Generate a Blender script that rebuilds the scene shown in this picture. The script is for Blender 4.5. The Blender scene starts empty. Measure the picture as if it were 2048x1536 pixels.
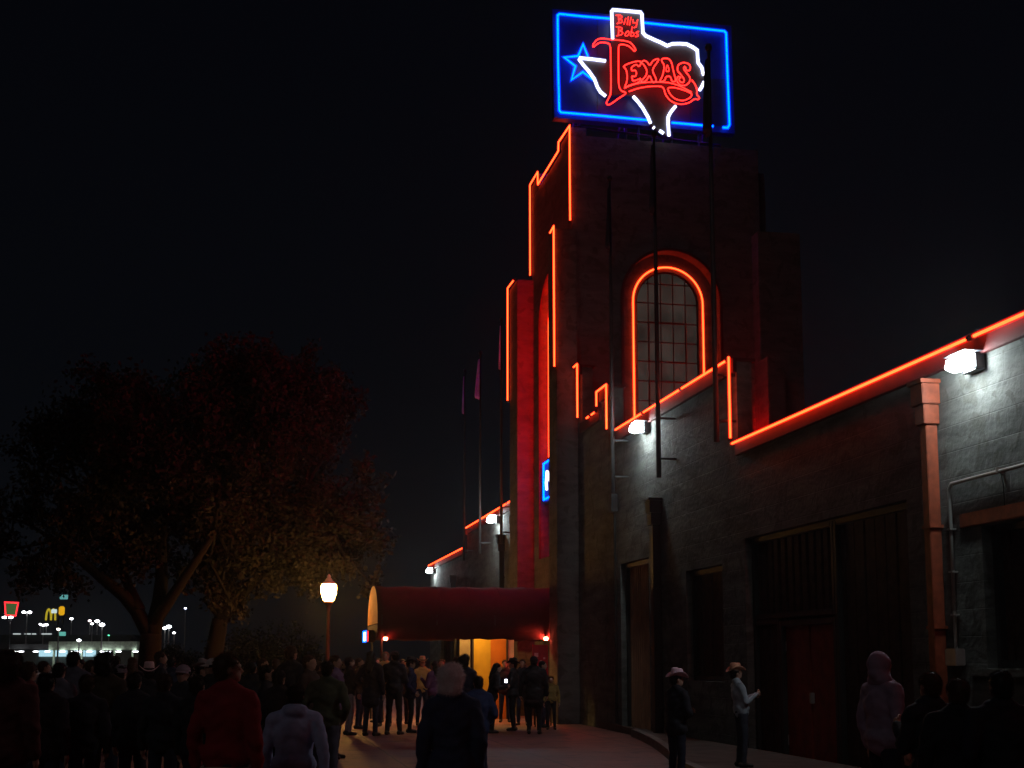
import bpy, bmesh, math, random
import numpy as np
from mathutils import Vector, Matrix
from mathutils.geometry import tessellate_polygon

# ------------------------------------------------------------------ camera, sky, light
S = bpy.context.scene
C = S.collection
R = math.radians
HEAD, PITCH, F, CX, CY, CAMZ = R(11.63), R(7.24), 2550.0, 1024.0, 994.0, 1.6
cd = bpy.data.cameras.new('camera'); cam = bpy.data.objects.new('camera', cd); C.objects.link(cam)
cam.location = (0, 0, CAMZ); cam.rotation_euler = (math.pi/2+PITCH, 0, -HEAD)
cd.sensor_width = 36; cd.lens = F/2048*36; cd.shift_y = 226/2048
cd.clip_start = .1; cd.clip_end = 2000
S.camera = cam
w = bpy.data.worlds.new('World'); S.world = w; w.use_nodes = True
nt = w.node_tree; bg = nt.nodes['Background']
tc = nt.nodes.new('ShaderNodeTexCoord'); sp = nt.nodes.new('ShaderNodeSeparateXYZ'); rp = nt.nodes.new('ShaderNodeValToRGB')
nt.links.new(tc.outputs['Generated'], sp.inputs[0]); nt.links.new(sp.outputs['Z'], rp.inputs[0]); nt.links.new(rp.outputs[0], bg.inputs[0])
rp.color_ramp.elements[0].position = 0; rp.color_ramp.elements[0].color = (.0022, .0028, .0038, 1)
rp.color_ramp.elements[1].position = .45; rp.color_ramp.elements[1].color = (.0012, .0015, .0027, 1)
bg.inputs[1].default_value = 1.0
sd = bpy.data.lights.new('town_glow', 'SUN'); sun = bpy.data.objects.new('town_glow', sd); C.objects.link(sun)
sd.energy = .055; sd.angle = R(18); sd.color = (1.0, .93, .9)
sun.rotation_euler = (R(52), 0, R(-38))     # faint fill added as town glow, from behind the camera's left shoulder
S.view_settings.view_transform = 'Standard'; S.view_settings.look = 'None'; S.view_settings.exposure = 0; S.view_settings.gamma = 1
S.render.engine = 'CYCLES'
S.cycles.use_denoising = True
S.cycles.sample_clamp_indirect = 2.0; S.cycles.sample_clamp_direct = 40
S.cycles.max_bounces = 5; S.cycles.diffuse_bounces = 3; S.cycles.glossy_bounces = 2
S.cycles.transparent_max_bounces = 24; S.cycles.caustics_reflective = False; S.cycles.caustics_refractive = False

fh = Vector((math.sin(HEAD), math.cos(HEAD), 0)); rt = Vector((math.cos(HEAD), -math.sin(HEAD), 0)); zz = Vector((0, 0, 1))
fw = fh*math.cos(PITCH)+zz*math.sin(PITCH); up = zz*math.cos(PITCH)-fh*math.sin(PITCH)
def at(px, py, axis, val):
    """the point on the plane axis = val seen at a photo pixel"""
    d = fw*F+rt*(px-CX)-up*(py-CY); o = Vector((0, 0, CAMZ))
    return o+d*((val-o[axis])/d[axis])
def spot(px, fwd):
    """ground point in a pixel column, fwd metres ahead"""
    r_ = (px-CX)/2570*fwd
    return Vector((fh.x*fwd+rt.x*r_, fh.y*fwd+rt.y*r_, 0))
def hz(py, fwd): return CAMZ+(1318-py)*fwd/2570
rnd = random.Random(7)

# ------------------------------------------------------------------ materials
MATS = {}
def new_mat(n):
    m = bpy.data.materials.new(n); m.use_nodes = True; return m, m.node_tree, m.node_tree.nodes['Principled BSDF']
def mat(n, col, rough=.8, metal=0, var=.25, scale=3, bump=.0, bscale=40, spec=.3):
    if n in MATS: return MATS[n]
    m, t, b = new_mat(n); N, L = t.nodes, t.links
    b.inputs['Roughness'].default_value = rough; b.inputs['Metallic'].default_value = metal
    b.inputs['Specular IOR Level'].default_value = spec
    co = N.new('ShaderNodeTexCoord'); no = N.new('ShaderNodeTexNoise'); no.inputs['Scale'].default_value = scale; no.inputs['Detail'].default_value = 6
    L.new(co.outputs['Object'], no.inputs['Vector'])
    r = N.new('ShaderNodeMapRange'); r.inputs['From Min'].default_value = .3; r.inputs['From Max'].default_value = .7
    r.inputs['To Min'].default_value = 1-var; r.inputs['To Max'].default_value = 1+var
    L.new(no.outputs['Fac'], r.inputs['Value'])
    mx = N.new('ShaderNodeVectorMath'); mx.operation = 'SCALE'; mx.inputs[0].default_value = col
    L.new(r.outputs[0], mx.inputs['Scale']); L.new(mx.outputs[0], b.inputs['Base Color'])
    if bump:
        n2 = N.new('ShaderNodeTexNoise'); n2.inputs['Scale'].default_value = bscale; n2.inputs['Detail'].default_value = 4
        bu = N.new('ShaderNodeBump'); bu.inputs['Strength'].default_value = bump; bu.inputs['Distance'].default_value = .02
        L.new(co.outputs['Object'], n2.inputs['Vector']); L.new(n2.outputs['Fac'], bu.inputs['Height']); L.new(bu.outputs[0], b.inputs['Normal'])
    MATS[n] = m; return m
def emit(n, core, edge=None, strength=1):
    if n in MATS: return MATS[n]
    m, t, b = new_mat(n); N, L = t.nodes, t.links; N.remove(b)
    e = N.new('ShaderNodeEmission'); e.inputs['Strength'].default_value = strength
    if edge:
        lw = N.new('ShaderNodeLayerWeight'); lw.inputs['Blend'].default_value = .5
        cr = N.new('ShaderNodeMapRange'); cr.interpolation_type = 'SMOOTHSTEP'
        cr.inputs['From Min'].default_value = .25; cr.inputs['From Max'].default_value = .62
        mx = N.new('ShaderNodeMix'); mx.data_type = 'VECTOR'
        mx.inputs['A'].default_value = core; mx.inputs['B'].default_value = edge
        L.new(lw.outputs['Facing'], cr.inputs['Value']); L.new(cr.outputs[0], mx.inputs['Factor'])
        L.new(mx.outputs['Result'], e.inputs['Color'])
    else: e.inputs['Color'].default_value = (*core, 1)
    L.new(e.outputs[0], N['Material Output'].inputs['Surface']); MATS[n] = m; return m

def brick_wall(n, col, bump=.5, stain=.4):
    m, t, b = new_mat(n); N, L = t.nodes, t.links
    b.inputs['Roughness'].default_value = .85; b.inputs['Specular IOR Level'].default_value = .12
    co = N.new('ShaderNodeTexCoord'); sx = N.new('ShaderNodeSeparateXYZ'); L.new(co.outputs['Object'], sx.inputs[0])
    ad = N.new('ShaderNodeMath'); ad.operation = 'ADD'; L.new(sx.outputs['X'], ad.inputs[0]); L.new(sx.outputs['Y'], ad.inputs[1])
    cb = N.new('ShaderNodeCombineXYZ'); L.new(ad.outputs[0], cb.inputs['X']); L.new(sx.outputs['Z'], cb.inputs['Y'])
    br = N.new('ShaderNodeTexBrick'); br.inputs['Scale'].default_value = 1; br.inputs['Brick Width'].default_value = 3.1; br.inputs['Row Height'].default_value = .31
    br.inputs['Mortar Size'].default_value = .008; br.inputs['Mortar Smooth'].default_value = .6
    L.new(cb.outputs[0], br.inputs['Vector'])
    wn = N.new('ShaderNodeTexNoise'); wn.inputs['Scale'].default_value = 1.3; wn.inputs['Detail'].default_value = 9; wn.inputs['Roughness'].default_value = .65
    mp = N.new('ShaderNodeMapping'); mp.inputs['Scale'].default_value = (1, .6, 3.2); L.new(co.outputs['Object'], mp.inputs[0]); L.new(mp.outputs[0], wn.inputs['Vector'])
    fn = N.new('ShaderNodeTexNoise'); fn.inputs['Scale'].default_value = 14; fn.inputs['Detail'].default_value = 8; L.new(co.outputs['Object'], fn.inputs['Vector'])
    r = N.new('ShaderNodeMapRange'); r.inputs['From Min'].default_value = .32; r.inputs['From Max'].default_value = .68
    r.inputs['To Min'].default_value = 1-stain; r.inputs['To Max'].default_value = 1+stain*.6; L.new(wn.outputs['Fac'], r.inputs['Value'])
    # flaked patches of paint
    vo = N.new('ShaderNodeTexNoise'); vo.inputs['Scale'].default_value = 2.6; vo.inputs['Detail'].default_value = 10; vo.inputs['Distortion'].default_value = 1.2; L.new(co.outputs['Object'], vo.inputs['Vector'])
    cr = N.new('ShaderNodeMapRange'); cr.inputs['From Min'].default_value = .57; cr.inputs['From Max'].default_value = .60; cr.inputs['To Max'].default_value = .55; L.new(vo.outputs['Fac'], cr.inputs['Value'])
    mx = N.new('ShaderNodeVectorMath'); mx.operation = 'SCALE'; mx.inputs[0].default_value = col; L.new(r.outputs[0], mx.inputs['Scale'])
    m2 = N.new('ShaderNodeMix'); m2.data_type = 'RGBA'; L.new(cr.outputs[0], m2.inputs['Factor']); L.new(mx.outputs[0], m2.inputs['A'])
    m2.inputs['B'].default_value = (col[0]*.5, col[1]*.47, col[2]*.42, 1); L.new(m2.outputs['Result'], b.inputs['Base Color'])
    h1 = N.new('ShaderNodeMath'); h1.operation = 'MULTIPLY_ADD'; L.new(br.outputs['Fac'], h1.inputs[0]); h1.inputs[1].default_value = -.5; L.new(fn.outputs['Fac'], h1.inputs[2])
    h2 = N.new('ShaderNodeMath'); h2.operation = 'MULTIPLY_ADD'; L.new(vo.outputs['Fac'], h2.inputs[0]); h2.inputs[1].default_value = 1.2; L.new(h1.outputs[0], h2.inputs[2])
    bu = N.new('ShaderNodeBump'); bu.inputs['Strength'].default_value = bump; bu.inputs['Distance'].default_value = .03; L.new(h2.outputs[0], bu.inputs['Height']); L.new(bu.outputs[0], b.inputs['Normal'])
    MATS[n] = m; return m
M_WALL = brick_wall('painted block wall', (.125, .13, .122), .42, .5)
M_TOWER = brick_wall('tower stucco', (.12, .105, .10), .35, .35)
M_COPE = mat('neon tinted coping', (.075, .009, .010), .7)  # red of the neon spill put into the base colour
M_ROOF = mat('roof felt', (.03, .03, .03), .9)
M_DARKWOOD = mat('brown boards', (.05, .028, .022), .7, var=.4, scale=8)
M_REDDOOR = mat('red door paint', (.20, .03, .02), .5, var=.3, scale=5)
M_FRAME = mat('dark frame', (.03, .028, .027), .5)
M_RUST = mat('rust paint', (.20, .045, .02), .55, var=.3, scale=10)
M_CONDUIT = mat('galvanised', (.35, .35, .33), .45, .6)
M_POLE = mat('flagpole metal', (.06, .055, .055), .5, .3)
M_BLACKMETAL = mat('black metal', (.03, .03, .03), .45, .5)
M_BRONZE = mat('lamp housing', (.05, .05, .055), .5, .3)
M_LAMPPOST = mat('lamp post paint', (.11, .06, .035), .55, .2)
M_SIGNBACK = mat('sign face blue', (.012, .022, .13), .45, 0, .15)
M_SIGNEDGE = mat('sign cabinet', (.03, .03, .05), .5, .4)
M_TEXAS = mat('state panel', (.05, .045, .05), .5)
M_FLAG = mat('flag cloth', (.9, .35, .95), .9)  # purple light on pale cloth put into the base colour
M_FLAGD = mat('dark flag cloth', (.05, .04, .06), .9)
M_AWN = mat('maroon canvas', (.034, .004, .006), .85, var=.2, bump=.15, bscale=60)
M_AWNEND = mat('awning end canvas', (.62, .25, .025), .85, var=.1)
M_PANELY = mat('yellow partition', (.42, .25, .02), .7, var=.15)
M_PANELO = mat('orange partition', (.40, .115, .01), .7, var=.15)
M_PANELT = mat('tan partition', (.2, .15, .09), .7, var=.2)
M_BARK = mat('bark', (.007, .006, .005), .95, var=.4, scale=9, bump=.6, bscale=25)
M_LEAF = mat('leaves', (.012, .012, .007), .8, var=.5, scale=1.2)
M_LEAF2 = mat('bush leaves', (.03, .036, .014), .8, var=.5, scale=1.2)
M_GLASS = None
M_GREENFAS = mat('pale fascia', (.6, .75, .55), .7)
def halo_shell(n, col):     # emissive shell that paints a halo around the bright tube
    m, t, b = new_mat(n); N, L = t.nodes, t.links; N.remove(b)
    e = N.new('ShaderNodeEmission'); e.inputs['Color'].default_value = (*col, 1); tr = N.new('ShaderNodeBsdfTransparent'); a = N.new('ShaderNodeAddShader')
    L.new(e.outputs[0], a.inputs[0]); L.new(tr.outputs[0], a.inputs[1]); L.new(a.outputs[0], N['Material Output'].inputs['Surface']); return m
NEON_R = emit('red neon', (10, .45, .085)); SLV_R = halo_shell('red neon halo', (.28, .002, .001))
NEON_H = emit('added red tube', (130, .1, .03))  # for the added tubes out of view
NEON_RR = emit('red neon letters', (7, .115, .075)); SLV_RR = halo_shell('red letter halo', (.30, .0, .004))
NEON_B = emit('blue neon', (.0, .58, 7)); SLV_B = halo_shell('blue neon halo', (.0, .01, .4))
NEON_W = emit('white neon', (3.4, 3.4, 3.7)); SLV_W = halo_shell('white neon halo', (.10, .12, .3))
FLOOD = emit('flood lens', (.86, .98, 1.0), None, 150)
GLOBE = emit('sodium globe', (1.0, .47, .11), None, 150)

def asphalt():
    m, t, b = new_mat('asphalt'); N, L = t.nodes, t.links
    co = N.new('ShaderNodeTexCoord'); n1 = N.new('ShaderNodeTexNoise'); n1.inputs['Scale'].default_value = .35; n1.inputs['Detail'].default_value = 10; n1.inputs['Roughness'].default_value = .7
    n2 = N.new('ShaderNodeTexNoise'); n2.inputs['Scale'].default_value = 30; n2.inputs['Detail'].default_value = 6
    L.new(co.outputs['Object'], n1.inputs[0]); L.new(co.outputs['Object'], n2.inputs[0])
    cr = N.new('ShaderNodeValToRGB'); cr.color_ramp.elements[0].position = .35; cr.color_ramp.elements[0].color = (.12, .052, .044, 1)
    cr.color_ramp.elements[1].position = .65; cr.color_ramp.elements[1].color = (.30, .13, .105, 1); L.new(n1.outputs['Fac'], cr.inputs[0]); L.new(cr.outputs[0], b.inputs['Base Color'])
    br = N.new('ShaderNodeTexBrick'); br.inputs['Scale'].default_value = 1; br.inputs['Brick Width'].default_value = 2.4; br.inputs['Row Height'].default_value = 2.4; br.offset = 0; br.inputs['Mortar Size'].default_value = .02; br.inputs['Mortar Smooth'].default_value = .3
    wv = N.new('ShaderNodeTexNoise'); wv.inputs['Scale'].default_value = 1.5; wv.inputs['Detail'].default_value = 5; L.new(co.outputs['Object'], wv.inputs[0])
    va = N.new('ShaderNodeVectorMath'); va.operation = 'MULTIPLY_ADD'; L.new(wv.outputs['Color'], va.inputs[0]); va.inputs[1].default_value = (.06, .06, 0); L.new(co.outputs['Object'], va.inputs[2]); L.new(va.outputs[0], br.inputs['Vector'])
    st_ = N.new('ShaderNodeTexNoise'); st_.inputs['Scale'].default_value = 2.3; st_.inputs['Detail'].default_value = 8; st_.inputs['Distortion'].default_value = .8; L.new(co.outputs['Object'], st_.inputs[0])
    sr = N.new('ShaderNodeMapRange'); sr.inputs['From Min'].default_value = .55; sr.inputs['From Max'].default_value = .62; sr.inputs['To Max'].default_value = .55; L.new(st_.outputs['Fac'], sr.inputs['Value'])
    mxx = N.new('ShaderNodeMath'); mxx.operation = 'MAXIMUM'; L.new(sr.outputs[0], mxx.inputs[0]); L.new(br.outputs['Fac'], mxx.inputs[1])
    mc = N.new('ShaderNodeMix'); mc.data_type = 'RGBA'; L.new(mxx.outputs[0], mc.inputs['Factor']); L.new(cr.outputs[0], mc.inputs['A']); mc.inputs['B'].default_value = (.075, .035, .03, 1); L.new(mc.outputs['Result'], b.inputs['Base Color'])
    rr = N.new('ShaderNodeMapRange'); rr.inputs['To Min'].default_value = .45; rr.inputs['To Max'].default_value = .85; L.new(n1.outputs['Fac'], rr.inputs['Value']); L.new(rr.outputs[0], b.inputs['Roughness'])
    bu = N.new('ShaderNodeBump'); bu.inputs['Strength'].default_value = .4; bu.inputs['Distance'].default_value = .02; L.new(n2.outputs['Fac'], bu.inputs['Height']); L.new(bu.outputs[0], b.inputs['Normal'])
    return m
M_GROUND = asphalt()
M_PAVE = mat('pavement concrete', (.085, .07, .06), .85, var=.3, bump=.2)

# ------------------------------------------------------------------ mesh builder
class MB:
    def __init__(s): s.v = []; s.f = []
    def add(s, v, f):
        o = len(s.v); s.v += [tuple(p) for p in v]; s.f += [tuple(i+o for i in q) for q in f]; return s
    def box(s, a, b):
        x0, y0, z0 = a; x1, y1, z1 = b
        return s.add([(x0,y0,z0),(x1,y0,z0),(x1,y1,z0),(x0,y1,z0),(x0,y0,z1),(x1,y0,z1),(x1,y1,z1),(x0,y1,z1)],
                     [(0,3,2,1),(4,5,6,7),(0,1,5,4),(1,2,6,5),(2,3,7,6),(3,0,4,7)])
    def bbox(s, a, b, e=.01):   # box with chamfered vertical and horizontal edges
        bm = bmesh.new(); bmesh.ops.create_cube(bm, size=1)
        c = [(a[i]+b[i])/2 for i in range(3)]; d = [abs(b[i]-a[i]) for i in range(3)]
        for v in bm.verts: v.co = Vector((c[i]+v.co[i]*d[i] for i in range(3)))
        bmesh.ops.bevel(bm, geom=list(bm.edges), offset=min(e, min(d)*.4), segments=2, affect='EDGES')
        bm.verts.index_update(); s.add([v.co for v in bm.verts], [[v.index for v in f.verts] for f in bm.faces]); bm.free(); return s
    def tube(s, pts, r, n=10, closed=False, cap=True):
        P = [Vector(p) for p in pts]; m = len(P); rs = r if isinstance(r, (list, tuple)) else [r]*m
        prev = None; rings = []
        for i in range(m):
            if closed: a = P[(i+1) % m]-P[i]; b = P[i]-P[i-1]
            else: a = P[min(i+1, m-1)]-P[max(i, 0)] if i < m-1 else P[i]-P[i-1]; b = P[i]-P[i-1] if i > 0 else a
            a = a.normalized(); b = b.normalized(); t = (a+b)
            t = t.normalized() if t.length > 1e-4 else a
            k = min(1/max(.35, t.dot(a)), 1.9)
            if prev is None:
                u = t.cross(Vector((0, 0, 1)));
                if u.length < .1: u = t.cross(Vector((0, 1, 0)))
                u.normalize()
            else:
                u = prev-t*prev.dot(t); u.normalize()
            prev = u; v = t.cross(u)
            # widen in the bend plane to keep the tube round through corners
            bn = (b-a); bn = bn-t*bn.dot(t)
            ring = []
            for j in range(n):
                q = u*math.cos(2*math.pi*j/n)+v*math.sin(2*math.pi*j/n)
                if bn.length > 1e-3:
                    h = bn.normalized(); q = q+h*(q.dot(h))*(k-1)
                ring.append(P[i]+q*rs[i])
            rings.append(ring)
        o = len(s.v); s.v += [tuple(p) for g in rings for p in g]
        for i in range(m if closed else m-1):
            for j in range(n):
                a = o+i*n+j; b = o+i*n+(j+1) % n; c = o+((i+1) % m)*n+(j+1) % n; d = o+((i+1) % m)*n+j
                s.f.append((a, b, c, d))
        if cap and not closed:
            s.f.append(tuple(o+j for j in range(n))[::-1]); s.f.append(tuple(o+(m-1)*n+j for j in range(n)))
        return s
    def lathe(s, prof, n=20, c=(0, 0, 0), sx=1, sy=1):
        v = [(c[0]+r*sx*math.cos(2*math.pi*j/n), c[1]+r*sy*math.sin(2*math.pi*j/n), c[2]+z) for r, z in prof for j in range(n)]
        f = [(i*n+j, i*n+(j+1) % n, (i+1)*n+(j+1) % n, (i+1)*n+j) for i in range(len(prof)-1) for j in range(n)]
        f.append(tuple(range(n))[::-1]); f.append(tuple((len(prof)-1)*n+j for j in range(n)))
        return s.add(v, f)
    def plate(s, outer, holes, tf, th):
        """flat plate with holes; tf maps (u, v, depth) to a point, depth 0 is the front"""
        loops = [outer]+list(holes); flat = [p for l in loops for p in l]
        tris = tessellate_polygon([[Vector((p[0], p[1], 0)) for p in l] for l in loops])
        o = len(s.v); n = len(flat)
        s.v += [tuple(tf(p[0], p[1], 0)) for p in flat]+[tuple(tf(p[0], p[1], th)) for p in flat]
        for t in tris:
            s.f.append(tuple(o+i for i in t)); s.f.append(tuple(o+n+i for i in t)[::-1])
        k = 0
        for l in loops:
            m = len(l)
            for i in range(m): s.f.append((o+k+i, o+k+(i+1) % m, o+n+k+(i+1) % m, o+n+k+i))
            k += m
        return s
    def build(s, name, m, parent=None, smooth=False, recalc=True, keep=None):
        me = bpy.data.meshes.new(name); me.from_pydata(s.v, [], s.f)
        if recalc:
            bm = bmesh.new(); bm.from_mesh(me); bmesh.ops.recalc_face_normals(bm, faces=bm.faces); bm.to_mesh(me); bm.free()
        if m: me.materials.append(m)
        if smooth:
            me.polygons.foreach_set('use_smooth', [True]*len(me.polygons))
        o = bpy.data.objects.new(name, me); C.objects.link(o)
        if parent: o.parent = parent
        return o
def tag(o, label=None, cat=None, group=None, kind=None):
    for k, v in (('label', label), ('category', cat), ('group', group), ('kind', kind)):
        if v: o[k] = v
    return o
def empty(name, loc=(0, 0, 0), rz=0, **k):
    o = bpy.data.objects.new(name, None); C.objects.link(o); o.location = loc; o.rotation_euler.z = rz; o.empty_display_size = .3
    return tag(o, **k)
def copy_tree(o, parent=None):
    c = o.copy(); C.objects.link(c); c.parent = parent
    for ch in list(o.children): copy_tree(ch, c)
    return c

# ------------------------------------------------------------------ ground
g = MB(); n = 40
g.add([(-700, -200, 0), (500, -200, 0), (500, 1200, 0), (-700, 1200, 0)], [(0, 1, 2, 3)])
tag(g.build('ground', M_GROUND), kind='structure')
edge = [(8.14, 30.6), (8.0, 25.9), (7.8, 24.6), (7.5, 23.0), (7.2, 21.6), (6.8, 19.9), (6.35, 18.4), (6.05, 16.5), (5.85, 14), (5.7, 10), (5.65, 3), (8.14, 3)]
tag(MB().plate(edge, [], lambda u, v, d: (u, v, .15-d), .17).build('pavement', M_PAVE), kind='structure')
kb = MB()
for i in range(len(edge)-3):
    a, b = Vector((*edge[i+1], 0)), Vector((*edge[i+2], 0)) if i+2 < len(edge)-1 else None
    if b is None: break
    d = (b-a).normalized(); nn = Vector((d.y, -d.x, 0))
    if nn.x > 0: nn = -nn
    q = [a+nn*.003, b+nn*.003, b+nn*.14, a+nn*.14]
    kb.add([(p.x, p.y, -.01) for p in q]+[(p.x, p.y, .155) for p in q], [(0,1,2,3),(4,5,6,7),(0,1,5,4),(1,2,6,5),(2,3,7,6),(3,0,4,7)])
tag(kb.build('kerb', mat('kerb stone', (.15, .15, .135), .8)), kind='structure')

# ------------------------------------------------------------------ dance hall building
WX = 8.1
hall = empty('dance_hall', (WX, 31, 0), label='long grey painted hall with stepped parapets, arched tower and red neon edging', cat='building')
inv = Matrix.Translation((-WX, -31, 0))
def hp(mb, name, m, parent=None, smooth=False):       # part of the hall
    mb.v = [(x-WX, y-31, z) for x, y, z in mb.v]
    return mb.build(name, m, parent or hall, smooth)
secs = [(2.5, 20.24, 5.23), (20.24, 27.9, 6.68), (27.9, 28.76, 7.85), (28.76, 30.57, 7.42), (30.57, 31.25, 8.93),
        (36.0, 47.8, 6.5), (47.8, 57.8, 5.8)]
opens = [(9.2, 13.0, 1.5, 3.1), (14.65, 20.05, 0, 3.6), (21.1, 23.0, 1.2, 3.25), (25.3, 27.35, 0, 3.7), (38.2, 40.2, 1.3, 3.0), (43, 47, 1.3, 3.0), (50.9, 54.5, 1.3, 3.0)]
for a, b, H in secs:
    mb = MB(); ys = [a]
    ops = [o for o in opens if o[0] < b and o[1] > a]
    y = a
    for o in ops:
        if o[0] > y: mb.box((WX, y, -.1), (WX+.28, o[0], H))
        if o[2] > 0: mb.box((WX, o[0], -.1), (WX+.28, o[1], o[2]))
        mb.box((WX, o[0], o[3]), (WX+.28, o[1], H)); y = o[1]
    if y < b: mb.box((WX, y, -.1), (WX+.28, b, H))
    hp(mb, 'wall', M_WALL)
    cp = MB().bbox((WX-.075, a-.03, H-.2), (WX-.002, b+(.0 if H > 5.3 else -.03), H+.06), .008)
    cp.box((WX-.07, a-.025, H+.002), (WX+.34, b-.03, H+.055))
    hp(cp, 'coping', M_COPE)
hp(MB().box((WX+.29, 3, -.1), (30, 31.2, 4.6)).box((WX+.29, 36.3, -.1), (30, 58.5, 5.1)), 'roof', M_ROOF)

# tower
TF, TS, TR, TB, TZ = 8.03, 31.2, 13.25, 36.0, 15.31
def arch(cx, cz, r, z0, n=28):
    return [(cx-r, z0)]+[(cx-r*math.cos(math.pi*i/n), cz+r*math.sin(math.pi*i/n)) for i in range(n+1)]+[(cx+r, z0)]
AX, AZ, AY, AZ2 = 10.72, 11.0, 33.65, 11.0
side = MB().plate([(TF, 0), (TR, 0), (TR, TZ), (TF, TZ)], [arch(AX, AZ, 1.33, 6.6)], lambda u, v, d: (u, TS+d, v), .32)
front = MB().plate([(TS+.33, 0), (TB, 0), (TB, TZ), (TS+.33, TZ)], [arch(AY, AZ2, 1.33, 4.4), [(32.6, .02), (32.6, 2.6), (34.7, 2.6), (34.7, .02)]], lambda u, v, d: (TF+d, u, v), .32)
side.v += []; tw = MB(); tw.add(side.v, side.f); tw.add(front.v, front.f)
hp(tw, 'tower', M_TOWER)
core = MB()
core.plate([(TF+.6, 0), (TR, 0), (TR, TZ-.03), (TF+.6, TZ-.03)], [arch(AX, AZ, .86, 6.9)], lambda u, v, d: (u, TS+.325+d, v), .2)
core.plate([(TS+.6, 2.7), (TB, 2.7), (TB, TZ-.03), (TS+.6, TZ-.03)], [arch(AY, AZ2, .86, 7.1)], lambda u, v, d: (TF+.325+d, u, v), .2)
core.box((TR-.3, TS+.33, 0), (TR-.002, TB, TZ-.02)); core.box((TF+.33, TB-.3, 0), (TR-.3, TB-.002, TZ-.02))
core.box((TF+.03, TS+.03, TZ+.003), (TR-.03, TB-.03, TZ+.03))
hp(core, 'tower_wall', M_TOWER)
hp(MB().bbox((TF-.003, TS-.003, TZ), (TF+.4, 32.38, 15.55)), 'merlon', M_TOWER); hp(MB().bbox((TF-.003, 34.95, TZ), (TF+.4, TB+.003, 15.72)), 'merlon', M_TOWER)
hp(MB().bbox((7.54, 31.0, 0), (8.098, 31.9, 12.68), .02), 'buttress', M_TOWER)
hp(MB().bbox((7.54, 35.85, 0), (8.08, 36.98, 12.76), .02).bbox((7.9, 36.03, 0), (8.7, 36.93, 12.7), .02), 'buttress', M_TOWER)
hp(MB().bbox((13.0, 30.75, 0), (14.2, 32.0, 12.9), .02).bbox((12.93, 30.15, 0), (13.4, 30.78, 9.35), .02), 'buttress', M_TOWER)
hp(MB().bbox((13.27, 31.7, 12.0), (13.65, 35.3, 14.9), .02), 'tower_pier', M_TOWER)
# raised arch rims
for nm, c, cz, z0, tf in (('s', AX, AZ, 6.6, lambda u, v, d: (u, TS-.05+d, v)), ('f', AY, AZ2, 4.4, lambda u, v, d: (TF-.05+d, u, v))):
    o = arch(c, cz, 1.40, z0); i_ = arch(c, cz, 1.33, z0)
    v = []; f = []
    m_ = len(o)
    for (a, b) in zip(o, i_): v += [tf(*a, 0), tf(*b, 0), tf(*b, .052), tf(*a, .052)]
    for k in range(m_-1):
        q = k*4; p = q+4
        f += [(q, q+1, p+1, p), (q+1, q+2, p+2, p+1), (q+2, q+3, p+3, p+2), (q+3, q, p, p+3)]
    hp(MB().add(v, f), 'arch_moulding', M_COPE)
def window_glass():
    m, t, b = new_mat('tower window glass'); b.inputs['Base Color'].default_value = (.06, .055, .05, 1); b.inputs['Roughness'].default_value = .16
    N, L = t.nodes, t.links; no = N.new('ShaderNodeTexNoise'); no.inputs['Scale'].default_value = 1.4
    co = N.new('ShaderNodeTexCoord'); L.new(co.outputs['Object'], no.inputs[0])
    mr = N.new('ShaderNodeMapRange'); mr.inputs['From Min'].default_value = .3; mr.inputs['From Max'].default_value = .7; mr.inputs['To Min'].default_value = .014; mr.inputs['To Max'].default_value = .034
    L.new(no.outputs['Fac'], mr.inputs['Value']); b.inputs['Emission Color'].default_value = (1, .84, .7, 1); L.new(mr.outputs[0], b.inputs['Emission Strength'])
    return m
M_GLASS = window_glass()
def arch_window(c, cz, z0, tf):
    fr = MB()
    a = arch(c, cz, .86, z0); fr.tube([tf(*p, .08) for p in a], .035, 8)
    wdt = .86
    for k in range(1, 5):
        u = c-wdt+2*wdt*k/5; fr.tube([tf(u, z0, .08), tf(u, cz+math.sqrt(.86**2-(u-c)**2), .08)], .017, 6)
    z = cz+.53
    while z > z0+.2:
        hw = .86 if z <= cz else math.sqrt(.86**2-(z-cz)**2)
        fr.tube([tf(c-hw, z, .08), tf(c+hw, z, .08)], .018, 6); z -= .53
    for (x0, x1, zz0, zz1) in ((c-.516, c+.516, cz-1.59, cz-.53), (c-.516, c+.516, cz-3.18, cz-2.12)):
        fr.tube([tf(x0, zz0, .07), tf(x1, zz0, .07), tf(x1, zz1, .07), tf(x0, zz1, .07)], .026, 6, closed=True)
    win = hp(fr, 'arched_window', M_FRAME)
    gl = MB().plate(arch(c, cz, .85, z0), [], lambda u, v, d: tf(u, v, .12+d), .02)
    gl.v = [(x-WX, y-31, z) for x, y, z in gl.v]
    gl.build('pane', M_GLASS, win)
arch_window(AX, AZ, 6.9, lambda u, v, d: (u, TS+.325+d, v))
arch_window(AY, AZ2, 7.1, lambda u, v, d: (TF+.325+d, u, v))

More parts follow.
